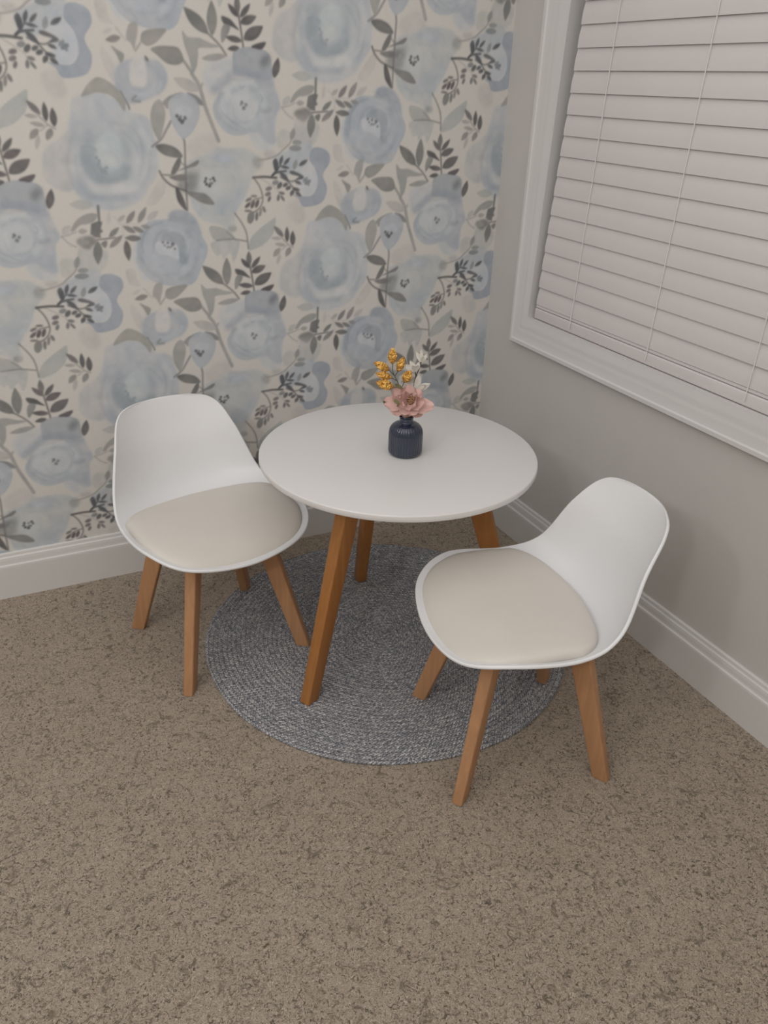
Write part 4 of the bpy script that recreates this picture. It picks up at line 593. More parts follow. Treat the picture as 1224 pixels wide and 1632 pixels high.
 ('p',[(-712.5,1317.5),(-712.7,1321.8),(-714.7,1327.2),(-718.4,1332.2),(-723.5,1336.3),(-729.1,1339.3),(-733.3,1341.0),(-733.7,1340.7),(-732.9,1336.8),(-731.2,1331.4),(-728.0,1326.0),(-723.5,1321.5),(-718.0,1318.4),(-713.2,1317.0)],(86,82,80),0.92,0.9,0.25,1),
 ('p',[(-707.0,1316.4),(-701.8,1318.4),(-695.9,1322.3),(-691.0,1327.6),(-687.5,1333.5),(-685.5,1339.5),(-684.6,1343.7),(-685.0,1343.9),(-689.5,1341.5),(-695.7,1337.7),(-701.2,1332.8),(-705.3,1327.2),(-707.5,1321.4),(-707.8,1316.8)],(86,82,80),0.92,0.9,0.25,1),
 ('p',[(-707.7,1305.4),(-701.5,1303.5),(-693.6,1303.3),(-685.9,1305.6),(-679.4,1310.1),(-674.3,1315.9),(-671.3,1320.5),(-671.6,1321.1),(-677.4,1322.2),(-685.5,1322.6),(-693.6,1321.2),(-700.5,1317.6),(-705.7,1312.2),(-708.3,1306.7)],(86,82,80),0.92,0.9,0.25,1),
 ('p',[(-700.7,1274.7),(-691.7,1273.6),(-681.0,1275.2),(-671.6,1280.0),(-664.3,1287.3),(-659.5,1295.9),(-657.1,1302.5),(-657.7,1303.2),(-665.8,1303.2),(-676.8,1301.8),(-687.1,1298.2),(-695.2,1292.0),(-700.3,1283.8),(-701.9,1276.1)],(86,82,80),0.92,0.9,0.25,1),
 ('p',[(-686.0,1262.0),(-675.0,1268.1),(-651.5,1272.9),(-661.2,1258.8),(-675.4,1259.4)],(81,76,76),0.94,0.9,0.2,1),
 ('p',[(-749.6,1317.0),(-730.9,1312.4),(-720.5,1302.7),(-711.5,1292.5),(-726.3,1298.2),(-745.0,1303.2)],(86,82,80),0.94,0.9,0.2,1),
 ('p',[(-745.2,1301.4),(-731.7,1298.7),(-737.6,1283.5),(-751.4,1267.3),(-752.3,1287.3)],(124,120,115),0.92,0.9,0.25,1),
 ('p',[(-706.0,1272.6),(-709.5,1276.2),(-715.5,1279.5),(-722.7,1281.3),(-730.5,1281.5),(-738.0,1280.5),(-743.2,1279.3),(-743.4,1278.8),(-739.8,1275.9),(-734.0,1272.4),(-727.0,1269.9),(-719.4,1269.0),(-711.9,1269.8),(-706.4,1271.7)],(86,82,80),0.92,0.9,0.25,1),
 ('p',[(-713.3,1259.8),(-716.7,1261.9),(-721.6,1263.1),(-726.9,1262.8),(-732.2,1261.1),(-736.8,1258.4),(-739.8,1256.2),(-739.8,1255.8),(-736.5,1254.3),(-731.6,1252.9),(-726.3,1252.6),(-721.0,1253.7),(-716.3,1256.1),(-713.3,1259.0)],(86,82,80),0.92,0.9,0.25,1),
 ('p',[(-781.2,1283.8),(-782.2,1293.2),(-787.2,1304.3),(-796.0,1314.1),(-807.5,1321.6),(-819.9,1326.7),(-829.1,1329.3),(-829.9,1328.7),(-827.9,1320.6),(-823.4,1309.4),(-816.0,1298.7),(-805.8,1290.0),(-793.5,1284.4),(-782.8,1282.6)],(103,100,95),0.92,0.9,0.25,1),
 ('p',[(-771.1,1280.1),(-765.5,1288.4),(-761.1,1300.5),(-759.7,1313.6),(-761.5,1326.4),(-765.5,1337.6),(-769.1,1345.0),(-770.0,1344.9),(-774.2,1336.9),(-779.1,1325.0),(-781.8,1311.9),(-781.4,1299.0),(-777.9,1287.5),(-772.9,1279.9)],(113,110,105),0.92,0.9,0.25,1),
 ('s',[(-782.7,1284.7),(-758.5,1264.0),(-743.3,1243.7)],(103,100,95),0.9,0.9,3.77),
 ('p',[(-836.4,1285.5),(-824.7,1274.8),(-800.9,1274.1),(-777.4,1265.5),(-754.6,1260.7),(-775.3,1256.4),(-802.3,1255.2),(-805.4,1243.6),(-810.5,1220.1),(-820.9,1207.5),(-825.5,1233.5),(-834.3,1260.8)],(137,134,128),0.88,1.4,0.2,1),
 ('p',[(-744.0,1242.5),(-759.6,1246.5),(-781.7,1243.3),(-798.5,1235.7),(-782.5,1231.6),(-760.5,1234.1)],(135,131,125),0.88,1.0,0.2,1),
 ('s',[(-839.0,1230.7),(-822.2,1208.0)],(134,129,123),0.9,0.9,6.17),
 ('s',[(-822.4,1205.6),(-808.0,1182.3),(-797.4,1141.4),(-785.7,1109.4),(-771.8,1072.9)],(137,132,127),0.85,0.9,8.22),
 ('p',[(-906.3,1248.7),(-891.6,1254.9),(-868.2,1256.3),(-847.6,1253.4),(-838.6,1235.8),(-842.6,1225.5),(-858.4,1221.2),(-876.4,1224.8),(-893.3,1237.9)],(120,116,110),0.93,0.9,0.35,1),
 ('p',[(-807.4,1174.0),(-811.1,1181.7),(-818.9,1189.5),(-829.5,1195.0),(-841.8,1197.6),(-854.2,1197.8),(-863.0,1197.0),(-863.5,1196.2),(-859.2,1189.9),(-851.9,1181.8),(-842.1,1175.1),(-830.5,1171.1),(-818.2,1170.4),(-808.4,1172.4)],(155,150,142),0.85,0.9,0.25,1),
 ('p',[(-805.9,1178.7),(-803.6,1179.4),(-801.3,1181.1),(-799.5,1183.3),(-798.6,1185.8),(-798.4,1188.3),(-798.6,1190.2),(-798.8,1190.2),(-800.7,1189.3),(-803.2,1187.8),(-805.2,1185.7),(-806.5,1183.3),(-806.8,1180.8),(-806.3,1178.9)],(140,136,130),0.7,0.9,0.25,1),
 ('p',[(-622.6,857.2),(-623.0,862.1),(-625.5,868.1),(-629.8,873.6),(-635.4,878.1),(-641.6,881.4),(-646.1,883.2),(-646.5,882.9),(-645.5,878.5),(-643.3,872.4),(-639.6,866.4),(-634.5,861.5),(-628.5,858.0),(-623.3,856.6)],(108,102,99),0.92,0.9,0.25,1),
 ('p',[(-612.9,844.1),(-610.1,848.4),(-608.0,854.9),(-607.5,862.2),(-608.6,869.4),(-610.8,876.0),(-612.8,880.3),(-613.2,880.3),(-615.3,876.1),(-617.6,869.6),(-618.8,862.5),(-618.4,855.2),(-616.5,848.6),(-613.8,844.1)],(86,83,81),0.92,0.9,0.25,1),
 ('p',[(-598.4,834.6),(-595.1,838.7),(-592.4,845.0),(-591.7,852.2),(-592.9,859.3),(-595.5,865.8),(-597.9,870.1),(-598.4,870.2),(-600.9,866.0),(-603.8,859.8),(-605.3,852.7),(-605.0,845.6),(-602.7,839.1),(-599.5,834.6)],(83,79,77),0.92,0.9,0.25,1),
 ('p',[(-629.1,852.8),(-632.1,855.1),(-636.6,857.1),(-641.8,858.0),(-647.1,857.7),(-651.9,856.6),(-655.2,855.5),(-655.2,855.2),(-652.3,853.4),(-647.8,851.3),(-642.7,849.9),(-637.4,849.6),(-632.6,850.5),(-629.2,852.1)],(150,143,136),0.92,0.9,0.25,1),
 ('p',[(-617.7,836.1),(-620.7,838.9),(-625.5,841.5),(-631.1,843.0),(-636.9,843.3),(-642.4,842.6),(-646.1,841.7),(-646.2,841.4),(-643.2,839.1),(-638.4,836.4),(-633.0,834.4),(-627.2,833.5),(-621.7,834.1),(-617.8,835.4)],(144,137,131),0.92,0.9,0.25,1),
 ('p',[(-632.6,830.3),(-637.3,830.1),(-642.6,828.1),(-646.7,824.6),(-649.3,819.8),(-650.4,814.6),(-650.7,810.6),(-650.2,810.3),(-646.1,811.1),(-640.6,812.8),(-635.9,815.9),(-632.7,820.1),(-631.3,825.2),(-631.7,829.6)],(134,127,121),0.92,0.9,0.25,1),
 ('p',[(-605.4,831.3),(-609.9,830.1),(-614.4,827.2),(-617.4,823.0),(-618.8,817.9),(-618.7,812.7),(-618.1,808.9),(-617.6,808.6),(-613.9,810.2),(-609.1,813.0),(-605.3,816.8),(-603.2,821.5),(-603.1,826.6),(-604.4,830.8)],(129,123,117),0.92,0.9,0.25,1),
 ('p',[(-632.9,817.7),(-636.2,815.1),(-639.4,810.7),(-641.5,805.5),(-642.3,799.8),(-642.0,794.4),(-641.3,790.6),(-641.0,790.5),(-638.3,793.2),(-634.8,797.6),(-632.2,802.7),(-630.8,808.2),(-631.0,813.6),(-632.2,817.4)],(156,150,143),0.92,0.9,0.25,1),
 ('s',[(-629.0,857.1),(-611.9,838.8),(-597.5,830.1)],(137,130,124),0.9,0.9,2.74),
 ('s',[(-611.2,837.8),(-628.4,826.2)],(142,136,130),0.9,0.9,2.06),
 ('p',[(-1063.8,943.2),(-1068.8,948.5),(-1076.8,952.8),(-1086.4,954.4),(-1096.4,953.1),(-1105.8,949.8),(-1112.3,946.6),(-1112.5,945.8),(-1107.4,941.7),(-1099.6,937.0),(-1090.3,934.2),(-1080.4,934.2),(-1070.9,937.1),(-1064.1,941.5)],(156,153,146),0.8,1.7,0.25,1),
 ('p',[(-1036.1,899.8),(-1033.2,903.1),(-1030.6,908.1),(-1029.1,913.8),(-1029.1,919.6),(-1030.0,924.9),(-1031.1,928.5),(-1031.5,928.5),(-1033.8,925.2),(-1036.6,920.3),(-1038.6,914.6),(-1039.3,908.9),(-1038.5,903.6),(-1036.9,899.9)],(167,159,152),0.7,0.9,0.25,1),
 ('p',[(-948.8,907.7),(-943.7,907.2),(-937.4,908.5),(-931.7,911.7),(-927.1,916.5),(-923.9,922.1),(-922.1,926.2),(-922.4,926.7),(-927.0,926.5),(-933.4,925.4),(-939.6,922.8),(-944.6,918.7),(-948.1,913.4),(-949.4,908.6)],(158,152,146),0.8,0.9,0.25,1),
 ('p',[(-1135.6,883.7),(-1130.8,883.3),(-1125.5,884.5),(-1121.3,887.7),(-1118.5,892.5),(-1117.1,898.0),(-1116.7,902.1),(-1117.1,902.6),(-1121.3,902.4),(-1126.8,901.3),(-1131.6,898.8),(-1135.0,894.7),(-1136.6,889.5),(-1136.4,884.6)],(156,153,146),0.75,0.9,0.25,1),
 ('s',[(-1138.8,879.1),(-1122.9,882.3),(-1106.5,888.2)],(146,142,135),0.9,0.9,3.08),
 ('s',[(-1138.8,879.1),(-1125.5,864.1),(-1111.1,855.5)],(148,144,137),0.9,0.9,3.08),
 ('p',[(-1118.0,889.4),(-1109.3,905.2),(-1094.5,918.1),(-1075.3,925.7),(-1057.8,923.6),(-1062.8,911.3),(-1078.2,904.0),(-1096.8,901.6),(-1109.2,890.9)],(137,133,126),0.9,1.0,0.25,1),
 ('p',[(-1102.6,888.4),(-1100.5,885.7),(-1097.1,883.7),(-1093.1,883.2),(-1089.0,884.2),(-1085.1,886.3),(-1082.5,888.3),(-1082.4,888.7),(-1084.6,890.7),(-1088.0,893.0),(-1091.9,894.1),(-1096.0,893.7),(-1099.8,891.8),(-1102.5,889.2)],(142,138,131),0.92,0.9,0.25,1),
 ('s',[(-1053.2,940.8),(-1054.9,905.8)],(108,105,100),0.9,0.9,5.14),
 ('p',[(-1077.2,882.5),(-1073.0,903.9),(-1059.2,908.6),(-1048.3,907.4),(-1053.4,892.6),(-1048.8,887.2),(-1056.1,882.2),(-1055.5,872.3),(-1068.9,875.5)],(101,98,95),0.92,1.4,0,0),
 ('p',[(-1109.5,867.3),(-1097.8,876.0),(-1076.4,878.5),(-1063.4,866.5),(-1074.1,856.3),(-1085.1,849.4),(-1100.5,856.3)],(116,112,106),0.88,3.3,0,1),
 ('p',[(-1064.4,865.2),(-1069.8,859.5),(-1074.3,850.7),(-1076.3,840.9),(-1075.4,830.9),(-1072.5,821.7),(-1069.7,815.6),(-1068.9,815.5),(-1064.6,821.4),(-1059.6,830.3),(-1056.5,840.2),(-1056.2,850.1),(-1058.7,859.1),(-1062.8,865.2)],(108,106,101),0.92,0.9,0.25,1),
 ('p',[(-1056.9,860.9),(-1045.4,867.1),(-1043.1,860.2),(-1049.4,850.6)],(108,105,100),0.9,1.0,0,1),
 ('s',[(-1064.4,869.2),(-1023.8,872.3)],(101,97,94),0.9,0.9,3.08),
 ('p',[(-1037.3,873.6),(-1032.7,874.1),(-1027.1,876.2),(-1022.0,880.0),(-1017.9,884.9),(-1015.0,890.2),(-1013.4,894.1),(-1013.7,894.4),(-1017.8,893.4),(-1023.6,891.4),(-1029.1,888.2),(-1033.6,883.8),(-1036.6,878.7),(-1037.9,874.3)],(113,110,105),0.92,0.9,0.25,1),
 ('p',[(-1038.8,850.8),(-1033.1,851.5),(-1026.1,854.4),(-1019.5,859.1),(-1014.0,865.2),(-1009.9,871.7),(-1007.6,876.5),(-1007.9,876.9),(-1013.1,875.5),(-1020.3,872.9),(-1027.3,868.7),(-1033.3,863.3),(-1037.5,856.9),(-1039.4,851.6)],(121,116,111),0.92,0.9,0.25,1),
 ('p',[(-978.3,881.5),(-980.0,885.6),(-983.8,890.2),(-988.9,893.7),(-994.9,896.0),(-1000.9,897.0),(-1005.2,897.3),(-1005.5,896.9),(-1003.4,893.4),(-999.8,888.7),(-995.1,884.5),(-989.5,881.7),(-983.5,880.4),(-978.8,880.7)],(113,108,104),0.92,0.9,0.25,1),
 ('p',[(-960.0,881.8),(-961.5,885.5),(-964.8,889.5),(-969.3,892.4),(-974.6,894.1),(-979.9,894.7),(-983.8,894.6),(-984.0,894.3),(-982.2,891.1),(-979.1,887.0),(-974.9,883.5),(-970.0,881.2),(-964.7,880.5),(-960.5,881.1)],(116,111,106),0.92,0.9,0.25,1),
 ('p',[(-944.1,890.9),(-946.0,893.8),(-949.3,896.4),(-953.4,897.9),(-958.0,898.0),(-962.4,897.1),(-965.5,896.1),(-965.6,895.7),(-963.7,893.4),(-960.5,890.5),(-956.5,888.5),(-952.1,887.8),(-947.7,888.5),(-944.4,890.1)],(132,127,122),0.92,0.9,0.25,1),
 ('p',[(-1002.1,864.8),(-1005.6,859.0),(-1008.1,850.6),(-1008.4,841.5),(-1006.5,832.5),(-1003.2,824.6),(-1000.2,819.3),(-999.6,819.4),(-997.0,825.2),(-994.2,833.7),(-993.0,843.0),(-993.9,852.0),(-997.0,859.9),(-1000.9,864.9)],(88,84,81),0.92,0.9,0.25,1),
 ('p',[(-967.5,868.2),(-971.4,871.6),(-977.6,874.5),(-984.9,875.7),(-992.4,875.0),(-999.3,873.0),(-1004.0,871.1),(-1004.1,870.6),(-1000.1,867.9),(-994.0,864.8),(-986.9,862.8),(-979.5,862.7),(-972.5,864.4),(-967.6,867.1)],(103,99,95),0.92,0.9,0.25,1),
 ('p',[(-995.5,901.5),(-990.6,903.1),(-985.0,906.7),(-980.4,911.8),(-977.2,917.8),(-975.4,924.0),(-974.7,928.5),(-975.0,928.7),(-979.3,926.7),(-985.0,923.3),(-990.2,918.6),(-994.0,913.0),(-996.0,907.0),(-996.2,902.1)],(118,112,109),0.92,0.9,0.25,1),
 ('p',[(-969.4,902.0),(-964.2,904.6),(-958.4,909.6),(-953.7,916.2),(-950.7,923.5),(-949.2,930.8),(-948.7,935.9),(-949.1,936.1),(-953.6,933.1),(-959.6,928.2),(-965.0,922.1),(-968.7,915.1),(-970.5,907.9),(-970.3,902.4)],(124,119,115),0.92,0.9,0.25,1),
 ('p',[(-1014.5,906.2),(-1011.1,906.1),(-1006.8,907.2),(-1003.0,909.7),(-1000.0,913.1),(-998.0,917.0),(-996.9,919.9),(-997.1,920.2),(-1000.2,919.9),(-1004.6,918.9),(-1008.7,916.9),(-1012.0,913.9),(-1014.2,910.1),(-1015.0,906.8)],(150,144,137),0.92,0.9,0.25,1),
 ('s',[(-1023.6,917.8),(-1009.4,901.5),(-1004.5,874.6)],(162,154,147),0.7,0.9,2.06),
 ('s',[(-1014.8,901.7),(-966.0,899.9)],(162,155,148),0.7,0.9,2.06),
 ('p',[(-1058.8,1157.2),(-1046.4,1176.1),(-1029.8,1190.2),(-1017.1,1193.2),(-998.3,1184.7),(-980.1,1168.6),(-969.9,1147.9),(-974.5,1130.1),(-985.2,1147.6),(-1001.3,1160.7),(-1025.7,1164.8),(-1048.8,1158.5)],(140,136,128),0.93,1.2,0.2,1),
 ('p',[(-807.5,885.8),(-789.6,887.9),(-763.2,878.5),(-746.2,857.9),(-773.6,857.7),(-797.6,857.3)],(142,140,135),0.7,1.7,0,1),
 ('p',[(-804.0,852.0),(-740.3,854.8),(-738.5,831.7),(-752.5,803.3),(-760.5,824.1),(-776.6,810.5),(-781.9,822.4),(-794.2,820.1)],(156,154,149),0.75,2.4,0,1),
 ('p',[(-740.4,880.4),(-741.6,877.0),(-744.7,874.4),(-749.1,873.0),(-753.8,873.2),(-757.9,874.9),(-760.7,877.8),(-761.5,881.2),(-760.3,884.6),(-757.2,887.2),(-752.9,888.5),(-748.2,888.4),(-744.0,886.7),(-741.2,883.8)],(135,132,127),0.7,3.3,0,1),
 ('s',[(-791.8,855.7),(-752.4,856.8),(-716.5,850.3)],(111,107,103),0.9,0.9,2.74),
 ('s',[(-766.4,875.8),(-745.7,856.5)],(124,120,116),0.9,0.9,2.06),
]
# ---------------------------------------------------------------- wallpaper pattern
PATTERN_BG = (180, 172, 162)
def srgb_lin(a):
    a = np.asarray(a, float)/255
    return np.where(a <= .04045, a/12.92, ((a+.055)/1.055)**2.4)
def wall_grid(xs, zs, tile):
    H, W = tile.shape[:2]; X, Z = np.meshgrid(xs, zs)
    u = X*1000*W/(2*TW)-.5; v = Z*1000*H/TV-.5
    ui = np.floor(u).astype(int); vi = np.floor(v).astype(int); fu = (u-ui)[..., None]; fv = (v-vi)[..., None]
    g = lambda a, b: tile[a % H, b % W]
    col = (g(vi, ui)*(1-fu)+g(vi, ui+1)*fu)*(1-fv)+(g(vi+1, ui)*(1-fu)+g(vi+1, ui+1)*fu)*fv
    n, m = len(zs), len(xs); idx = np.arange(n*m).reshape(n, m)
    q = np.stack([idx[:-1, :-1], idx[:-1, 1:], idx[1:, 1:], idx[1:, :-1]], -1).reshape(-1, 4)
    return np.stack([X, np.zeros_like(X), Z], -1).reshape(-1, 3), q, col.reshape(-1, 3)
ROOM_X, ROOM_Y, ROOM_Z = -3.9, -4.2, 2.44
def build_wallpaper_wall():
    tile = paint_tile(PATTERN, PATTERN_BG)
    tile = srgb_lin(tile)/srgb_lin(PATTERN_BG)*np.array([.70, .675, .635])
    V, Q, K = [], [], []; n = 0
    ar = lambda a, b, s: np.linspace(a, b, int(round((b-a)/s))+1)
    for xs, zs in ((ar(-1.75, 0, .002), ar(.10, 1.75, .002)), (ar(ROOM_X, -1.75, .025), ar(0, ROOM_Z, .025)), (ar(-1.75, 0, .025), ar(1.75, ROOM_Z, .023)), (ar(-1.75, 0, .05), ar(0, .10, .05))):
        v, q, k = wall_grid(xs, zs, tile); V.append(v); Q.append(q+n); K.append(k); n += len(v)
    V = np.concatenate(V).astype(np.float32); Q = np.concatenate(Q).astype(np.int32); K = np.concatenate(K)
    me = bpy.data.meshes.new('wall_back'); me.vertices.add(len(V)); me.vertices.foreach_set('co', V.ravel())
    me.loops.add(Q.size); me.loops.foreach_set('vertex_index', Q.ravel()); me.polygons.add(len(Q))
    me.polygons.foreach_set('loop_start', np.arange(0, Q.size, 4, dtype=np.int32))
    at = me.color_attributes.new('wallpaper_print', 'FLOAT_COLOR', 'POINT')
    at.data.foreach_set('color', np.concatenate([K, np.ones((len(K), 1))], 1).astype(np.float32).ravel())
    me.update(calc_edges=True)
    t = NT('floral_wallpaper'); a = t.n('ShaderNodeAttribute', attribute_name='wallpaper_print')
    w = t.noise(t.coord((1, 1, .12)), 900, 1); w2 = t.noise(t.coord((.12, 1, 1)), 900, 1); lin = t.math('ADD', w, w2)
    f = t.math('ADD', t.math('MULTIPLY', t.math('SUBTRACT', lin, 1), .10), 1)
    vm = t.n('ShaderNodeVectorMath', operation='SCALE'); t.l(a.outputs['Color'], vm.inputs[0]); t.l(f, vm.inputs['Scale'])
    t.set(vm.outputs[0], .8, Specular_IOR_Level=.2); t.bump(lin, .05, .001)
    me.materials.append(t.m); o = bpy.data.objects.new('wall_back', me); C.objects.link(o)
    return tag(o, 'wall papered with grey-blue watercolour roses and grey leaves', 'wall', kind='structure')
build_wallpaper_wall()

# ---------------------------------------------------------------- room shell
def slab(name, lo, hi, m, label, cat):
    b = MB(); b.box(lo, hi); return tag(b.build(name, m, smooth=False), label, cat, kind='structure')
slab('floor', (ROOM_X-.1, ROOM_Y-.1, -.1), (.1, .1, 0), CARPET, 'tan carpet floor flecked with brown', 'floor')
slab('ceiling', (ROOM_X-.1, ROOM_Y-.1, ROOM_Z), (.1, .1, ROOM_Z+.1), CEIL, 'plain white ceiling', 'ceiling')
slab('wall_left', (ROOM_X-.1, ROOM_Y, 0), (ROOM_X, 0, ROOM_Z), ROOM_PAINT, 'plain painted wall on the far left of the room', 'wall')
slab('wall_front', (ROOM_X, ROOM_Y-.1, 0), (0, ROOM_Y, ROOM_Z), ROOM_PAINT, 'plain painted wall behind the camera', 'wall')
WY0, WY1, WZ0, WZ1 = -.205, -1.42, .655, 2.03           # window opening
b = MB()
b.box((0, ROOM_Y, 0), (.1, WY1, ROOM_Z)); b.box((0, WY0, 0), (.1, 0, ROOM_Z))
b.box((0, WY1, 0), (.1, WY0, WZ0)); b.box((0, WY1, WZ1), (.1, WY0, ROOM_Z))
tag(b.build('wall_right', WALL_PAINT, smooth=False), 'plain greige painted wall with the window', 'wall', kind='structure')

# baseboards: one moulded profile run along each wall
PROF = [(0, 0), (.0165, 0), (.0165, .088), (.0158, .0925), (.0125, .0945), (.0118, .0975), (.0112, .106), (.0100, .1125), (.0072, .1155), (.0070, .1175), (.0062, .1225), (.0040, .1242), (0, .1242)]
def baseboard(name, along, a0, a1, label):
    rows = []
    for a in (a0, a1): rows.append([((-d, a, z) if along == 'y' else (a, -d, z)) for d, z in PROF])
    b = MB(); b.grid(rows); n = len(PROF); b.f.append(tuple(range(n))); b.f.append(tuple(range(n, 2*n))[::-1])
    return tag(b.build(name, WHITE_TRIM, smooth=False), label, 'baseboard', kind='structure')
baseboard('baseboard_back', 'x', ROOM_X, 0, 'white baseboard along the floral wallpaper')
baseboard('baseboard_right', 'y', ROOM_Y, -.0165, 'white baseboard along the greige wall')

# ---------------------------------------------------------------- window: casing, sash, glass
win = tag(empty('window_1', (0, (WY0+WY1)/2, WZ0)), 'white framed window with a moulded casing', 'window', kind='structure')
ox, oy, oz = 0, (WY0+WY1)/2, WZ0
CASE = [(0, 0), (.019, 0), (.021, .002), (.021, .010), (.018, .013), (.0165, .018), (.0165, .030), (.0145, .036), (.0150, .044), (.0125, .054), (.0105, .062), (.0100, .070), (0, .070)]   # (proud of wall, share of width)
def casing():
    # outer corners and inner corners (y, z); the inner left edge runs a little out of plumb
    outer = [(-.147, .578), (-1.478, .578), (-1.478, 2.107), (-.147, 2.107)]
    inner = [(-.2080, .6545), (-1.417, .6545), (-1.417, 2.03), (-.2600, 2.03)]
    rows = []
    for (y0, z0), (y1, z1) in zip(outer, inner):
        rows.append([(-p-ox, y0+(y1-y0)*w/.070-oy, z0+(z1-z0)*w/.070-oz) for p, w in CASE])
    b = MB(); b.grid(rows, close_u=True); b.build('casing', WHITE_TRIM, win, smooth=True, sharp=25)
    b = MB(); b.grid([[(0-ox, y-oy, z-oz), (.045-ox, y-oy, z-oz)] for y, z in inner], close_u=True)
    b.build('jamb', WHITE_TRIM, win, smooth=False)
casing()
b = MB(); fx0, fx1 = .045, .075
for lo, hi in (((WY1, WZ0), (WY1+.05, WZ1)), ((WY0-.05, WZ0), (WY0, WZ1)), ((WY1, WZ0), (WY0, WZ0+.05)), ((WY1, WZ1-.05), (WY0, WZ1)), ((WY1, 1.32), (WY0, 1.36))):
    b.box((fx0, lo[0]-oy, lo[1]-oz), (fx1, hi[0]-oy, hi[1]-oz))
b.build('sash', WHITE_TRIM, win, smooth=False)
b = MB(); b.box((.058, WY1-oy+.04, .04), (.062, WY0-oy-.04, WZ1-oz-.04)); b.build('pane', GLASS, win, smooth=False)

# ---------------------------------------------------------------- blind
bl = tag(empty('window_blind', (.004, -.82, .652)), 'closed white horizontal slatted blind hanging inside the window', 'blind')
BX, BY, BZ = .004, -.82, .652
def blind_left(z): return -.2215+(z-.652)*(-.0505/.724)
b = MB(); pitch, z0 = .04543, .7395
def slat(b, zb, y0, y1, tilt=.0068, h=.050, t=.0026, dx=0):
    # a closed slat: leans so that its bottom edge comes forward over the one below
    prof = []
    for k in range(7):
        u = k/6; bow = .0022*math.sin(u*math.pi); prof.append((-.0035+dx+tilt*u-bow*min(1, h/.05), u*h))
    rows = []
    for y in (y0, y1): rows.append([(x, y-BY, zb+z-BZ) for x, z in prof]+[(x+t, y-BY, zb+z-BZ) for x, z in prof[::-1]])
    n = len(rows[0]); base = len(b.v); b.grid(rows, close_v=True); b.f.append(tuple(base+i for i in range(n))); b.f.append(tuple(base+n+i for i in range(n))[::-1])
for k in range(0, 27):
    z = z0+k*pitch; slat(b, z, blind_left(z), -1.405)
for zb, h, dx in ((.6938, .050, 0), (.6862, .0062, .0012)):      # the last slats sit stacked on the rail
    slat(b, zb, blind_left(zb)-.001, -1.405, .008*h/.05, h, dx=dx)
b.build('slats', BLIND, bl, smooth=True, sharp=30)
bm = bmesh.new(); bmesh.ops.create_cube(bm, size=1, matrix=Matrix.Translation((.0085, (blind_left(.665)-1.405)/2-BY, .6703-BZ)) @ Matrix.Diagonal((.026, abs(-1.405-blind_left(.665)), .028, 1)))
bmesh.ops.bevel(bm, geom=bm.edges, offset=.004, segments=3, profile=.5, affect='EDGES'); from_bm('bottom_rail', bm, BLIND, bl, True, 50)
b = MB(); b.box((-.010, -1.405-BY, 1.965-BZ), (.040, -.300-BY, 2.025-BZ)); b.build('head_rail', BLIND, bl, smooth=False)
for y0, y1 in ((-.396, -.380), (-.676, -.657), (-.950, -.940), (-1.22, -1.21)):
    b = MB(); b.tube([(-.0062, y0-.016-BY, 1.97-BZ), (-.0062, (y0+y1)/2-BY, 1.1-BZ), (-.0062, y1-BY, .74-BZ), (-.0085, y1-BY, .682-BZ), (-.010, y1-BY, .668-BZ)], .0011, 6)
    b.build('ladder_cord', CORD, bl)

# ---------------------------------------------------------------- braided rug
RC, RR = (-.576, -.543), .4318
def rug():
    rows = []; na = 360; prof = []
    nr = int(RR/RUG_ROW)
    rr = [0.0005]
    for i in range(nr*4): rr.append(.0012+(i+.5)/(nr*4)*(RR-.0012))
    for r in rr:
        row = []
        for k in range(na):
            a = k*2*math.pi/na; s = r/RUG_ROW+a/(2*math.pi) if k*2*math.pi/na <= math.pi else r/RUG_ROW+(a-2*math.pi)/(2*math.pi)
            wob = 1+.0035*math.sin(5*a+.6)+.0025*math.sin(9*a+2)
            row.append((r*wob*math.cos(a), r*wob*math.sin(a), .0046+.0016*abs(math.sin(math.pi*s))**.6))
        rows.append(row)
    last = rows[-1]
    for dr, z in ((.0030, .0045), (.0036, .0025), (.002, .0002)):
        rows.append([(x*(1+dr/RR), y*(1+dr/RR), z+(zz-.0058)*.6) for x, y, zz in last])
    rows.append([(x*.6, y*.6, .0002) for x, y, _ in last])
    b = MB(); b.grid(rows, close_v=True); b.f.append(tuple(range(na))[::-1]); n = len(rows); b.f.append(tuple((n-1)*na+k for k in range(na)))
    o = b.build('round_rug', RUG, smooth=True, sharp=60); o.location = (*RC, 0)
    tag(o, 'round grey-blue braided rug on the tan carpet under the table', 'rug')
rug()

# ---------------------------------------------------------------- round table
def leg_mesh(foot, top, rad, w_foot, w_top, bev=.003):
    """square-cut tapering leg, soles and top cut level; w = (radial, tangential)"""
    r = Vector((rad[0], rad[1], 0)).normalized(); t = Vector((-r.y, r.x, 0))
    bm = bmesh.new(); rings = []
    for p, w in ((Vector(foot), w_foot), (Vector(top), w_top)):
        rings.append([bm.verts.new(p+r*(sx*w[0]/2)+t*(sy*w[1]/2)) for sx, sy in ((1, 1), (-1, 1), (-1, -1), (1, -1))])
    a, c = rings
    bm.faces.new(a[::-1]); bm.faces.new(c)
    for i in range(4): bm.faces.new((a[i], a[(i+1) % 4], c[(i+1) % 4], c[i]))
    bmesh.ops.recalc_face_normals(bm, faces=bm.faces)
    bmesh.ops.bevel(bm, geom=[e for e in bm.edges], offset=bev, segments=3, profile=.5, affect='EDGES')
    return bm
TC, TR, TH = (-.5763, -.571), .2970, .505
tb = tag(empty('round_table', (*TC, .0062)), 'small round white table on three splayed wooden legs', 'table')
zt = TH-.0062
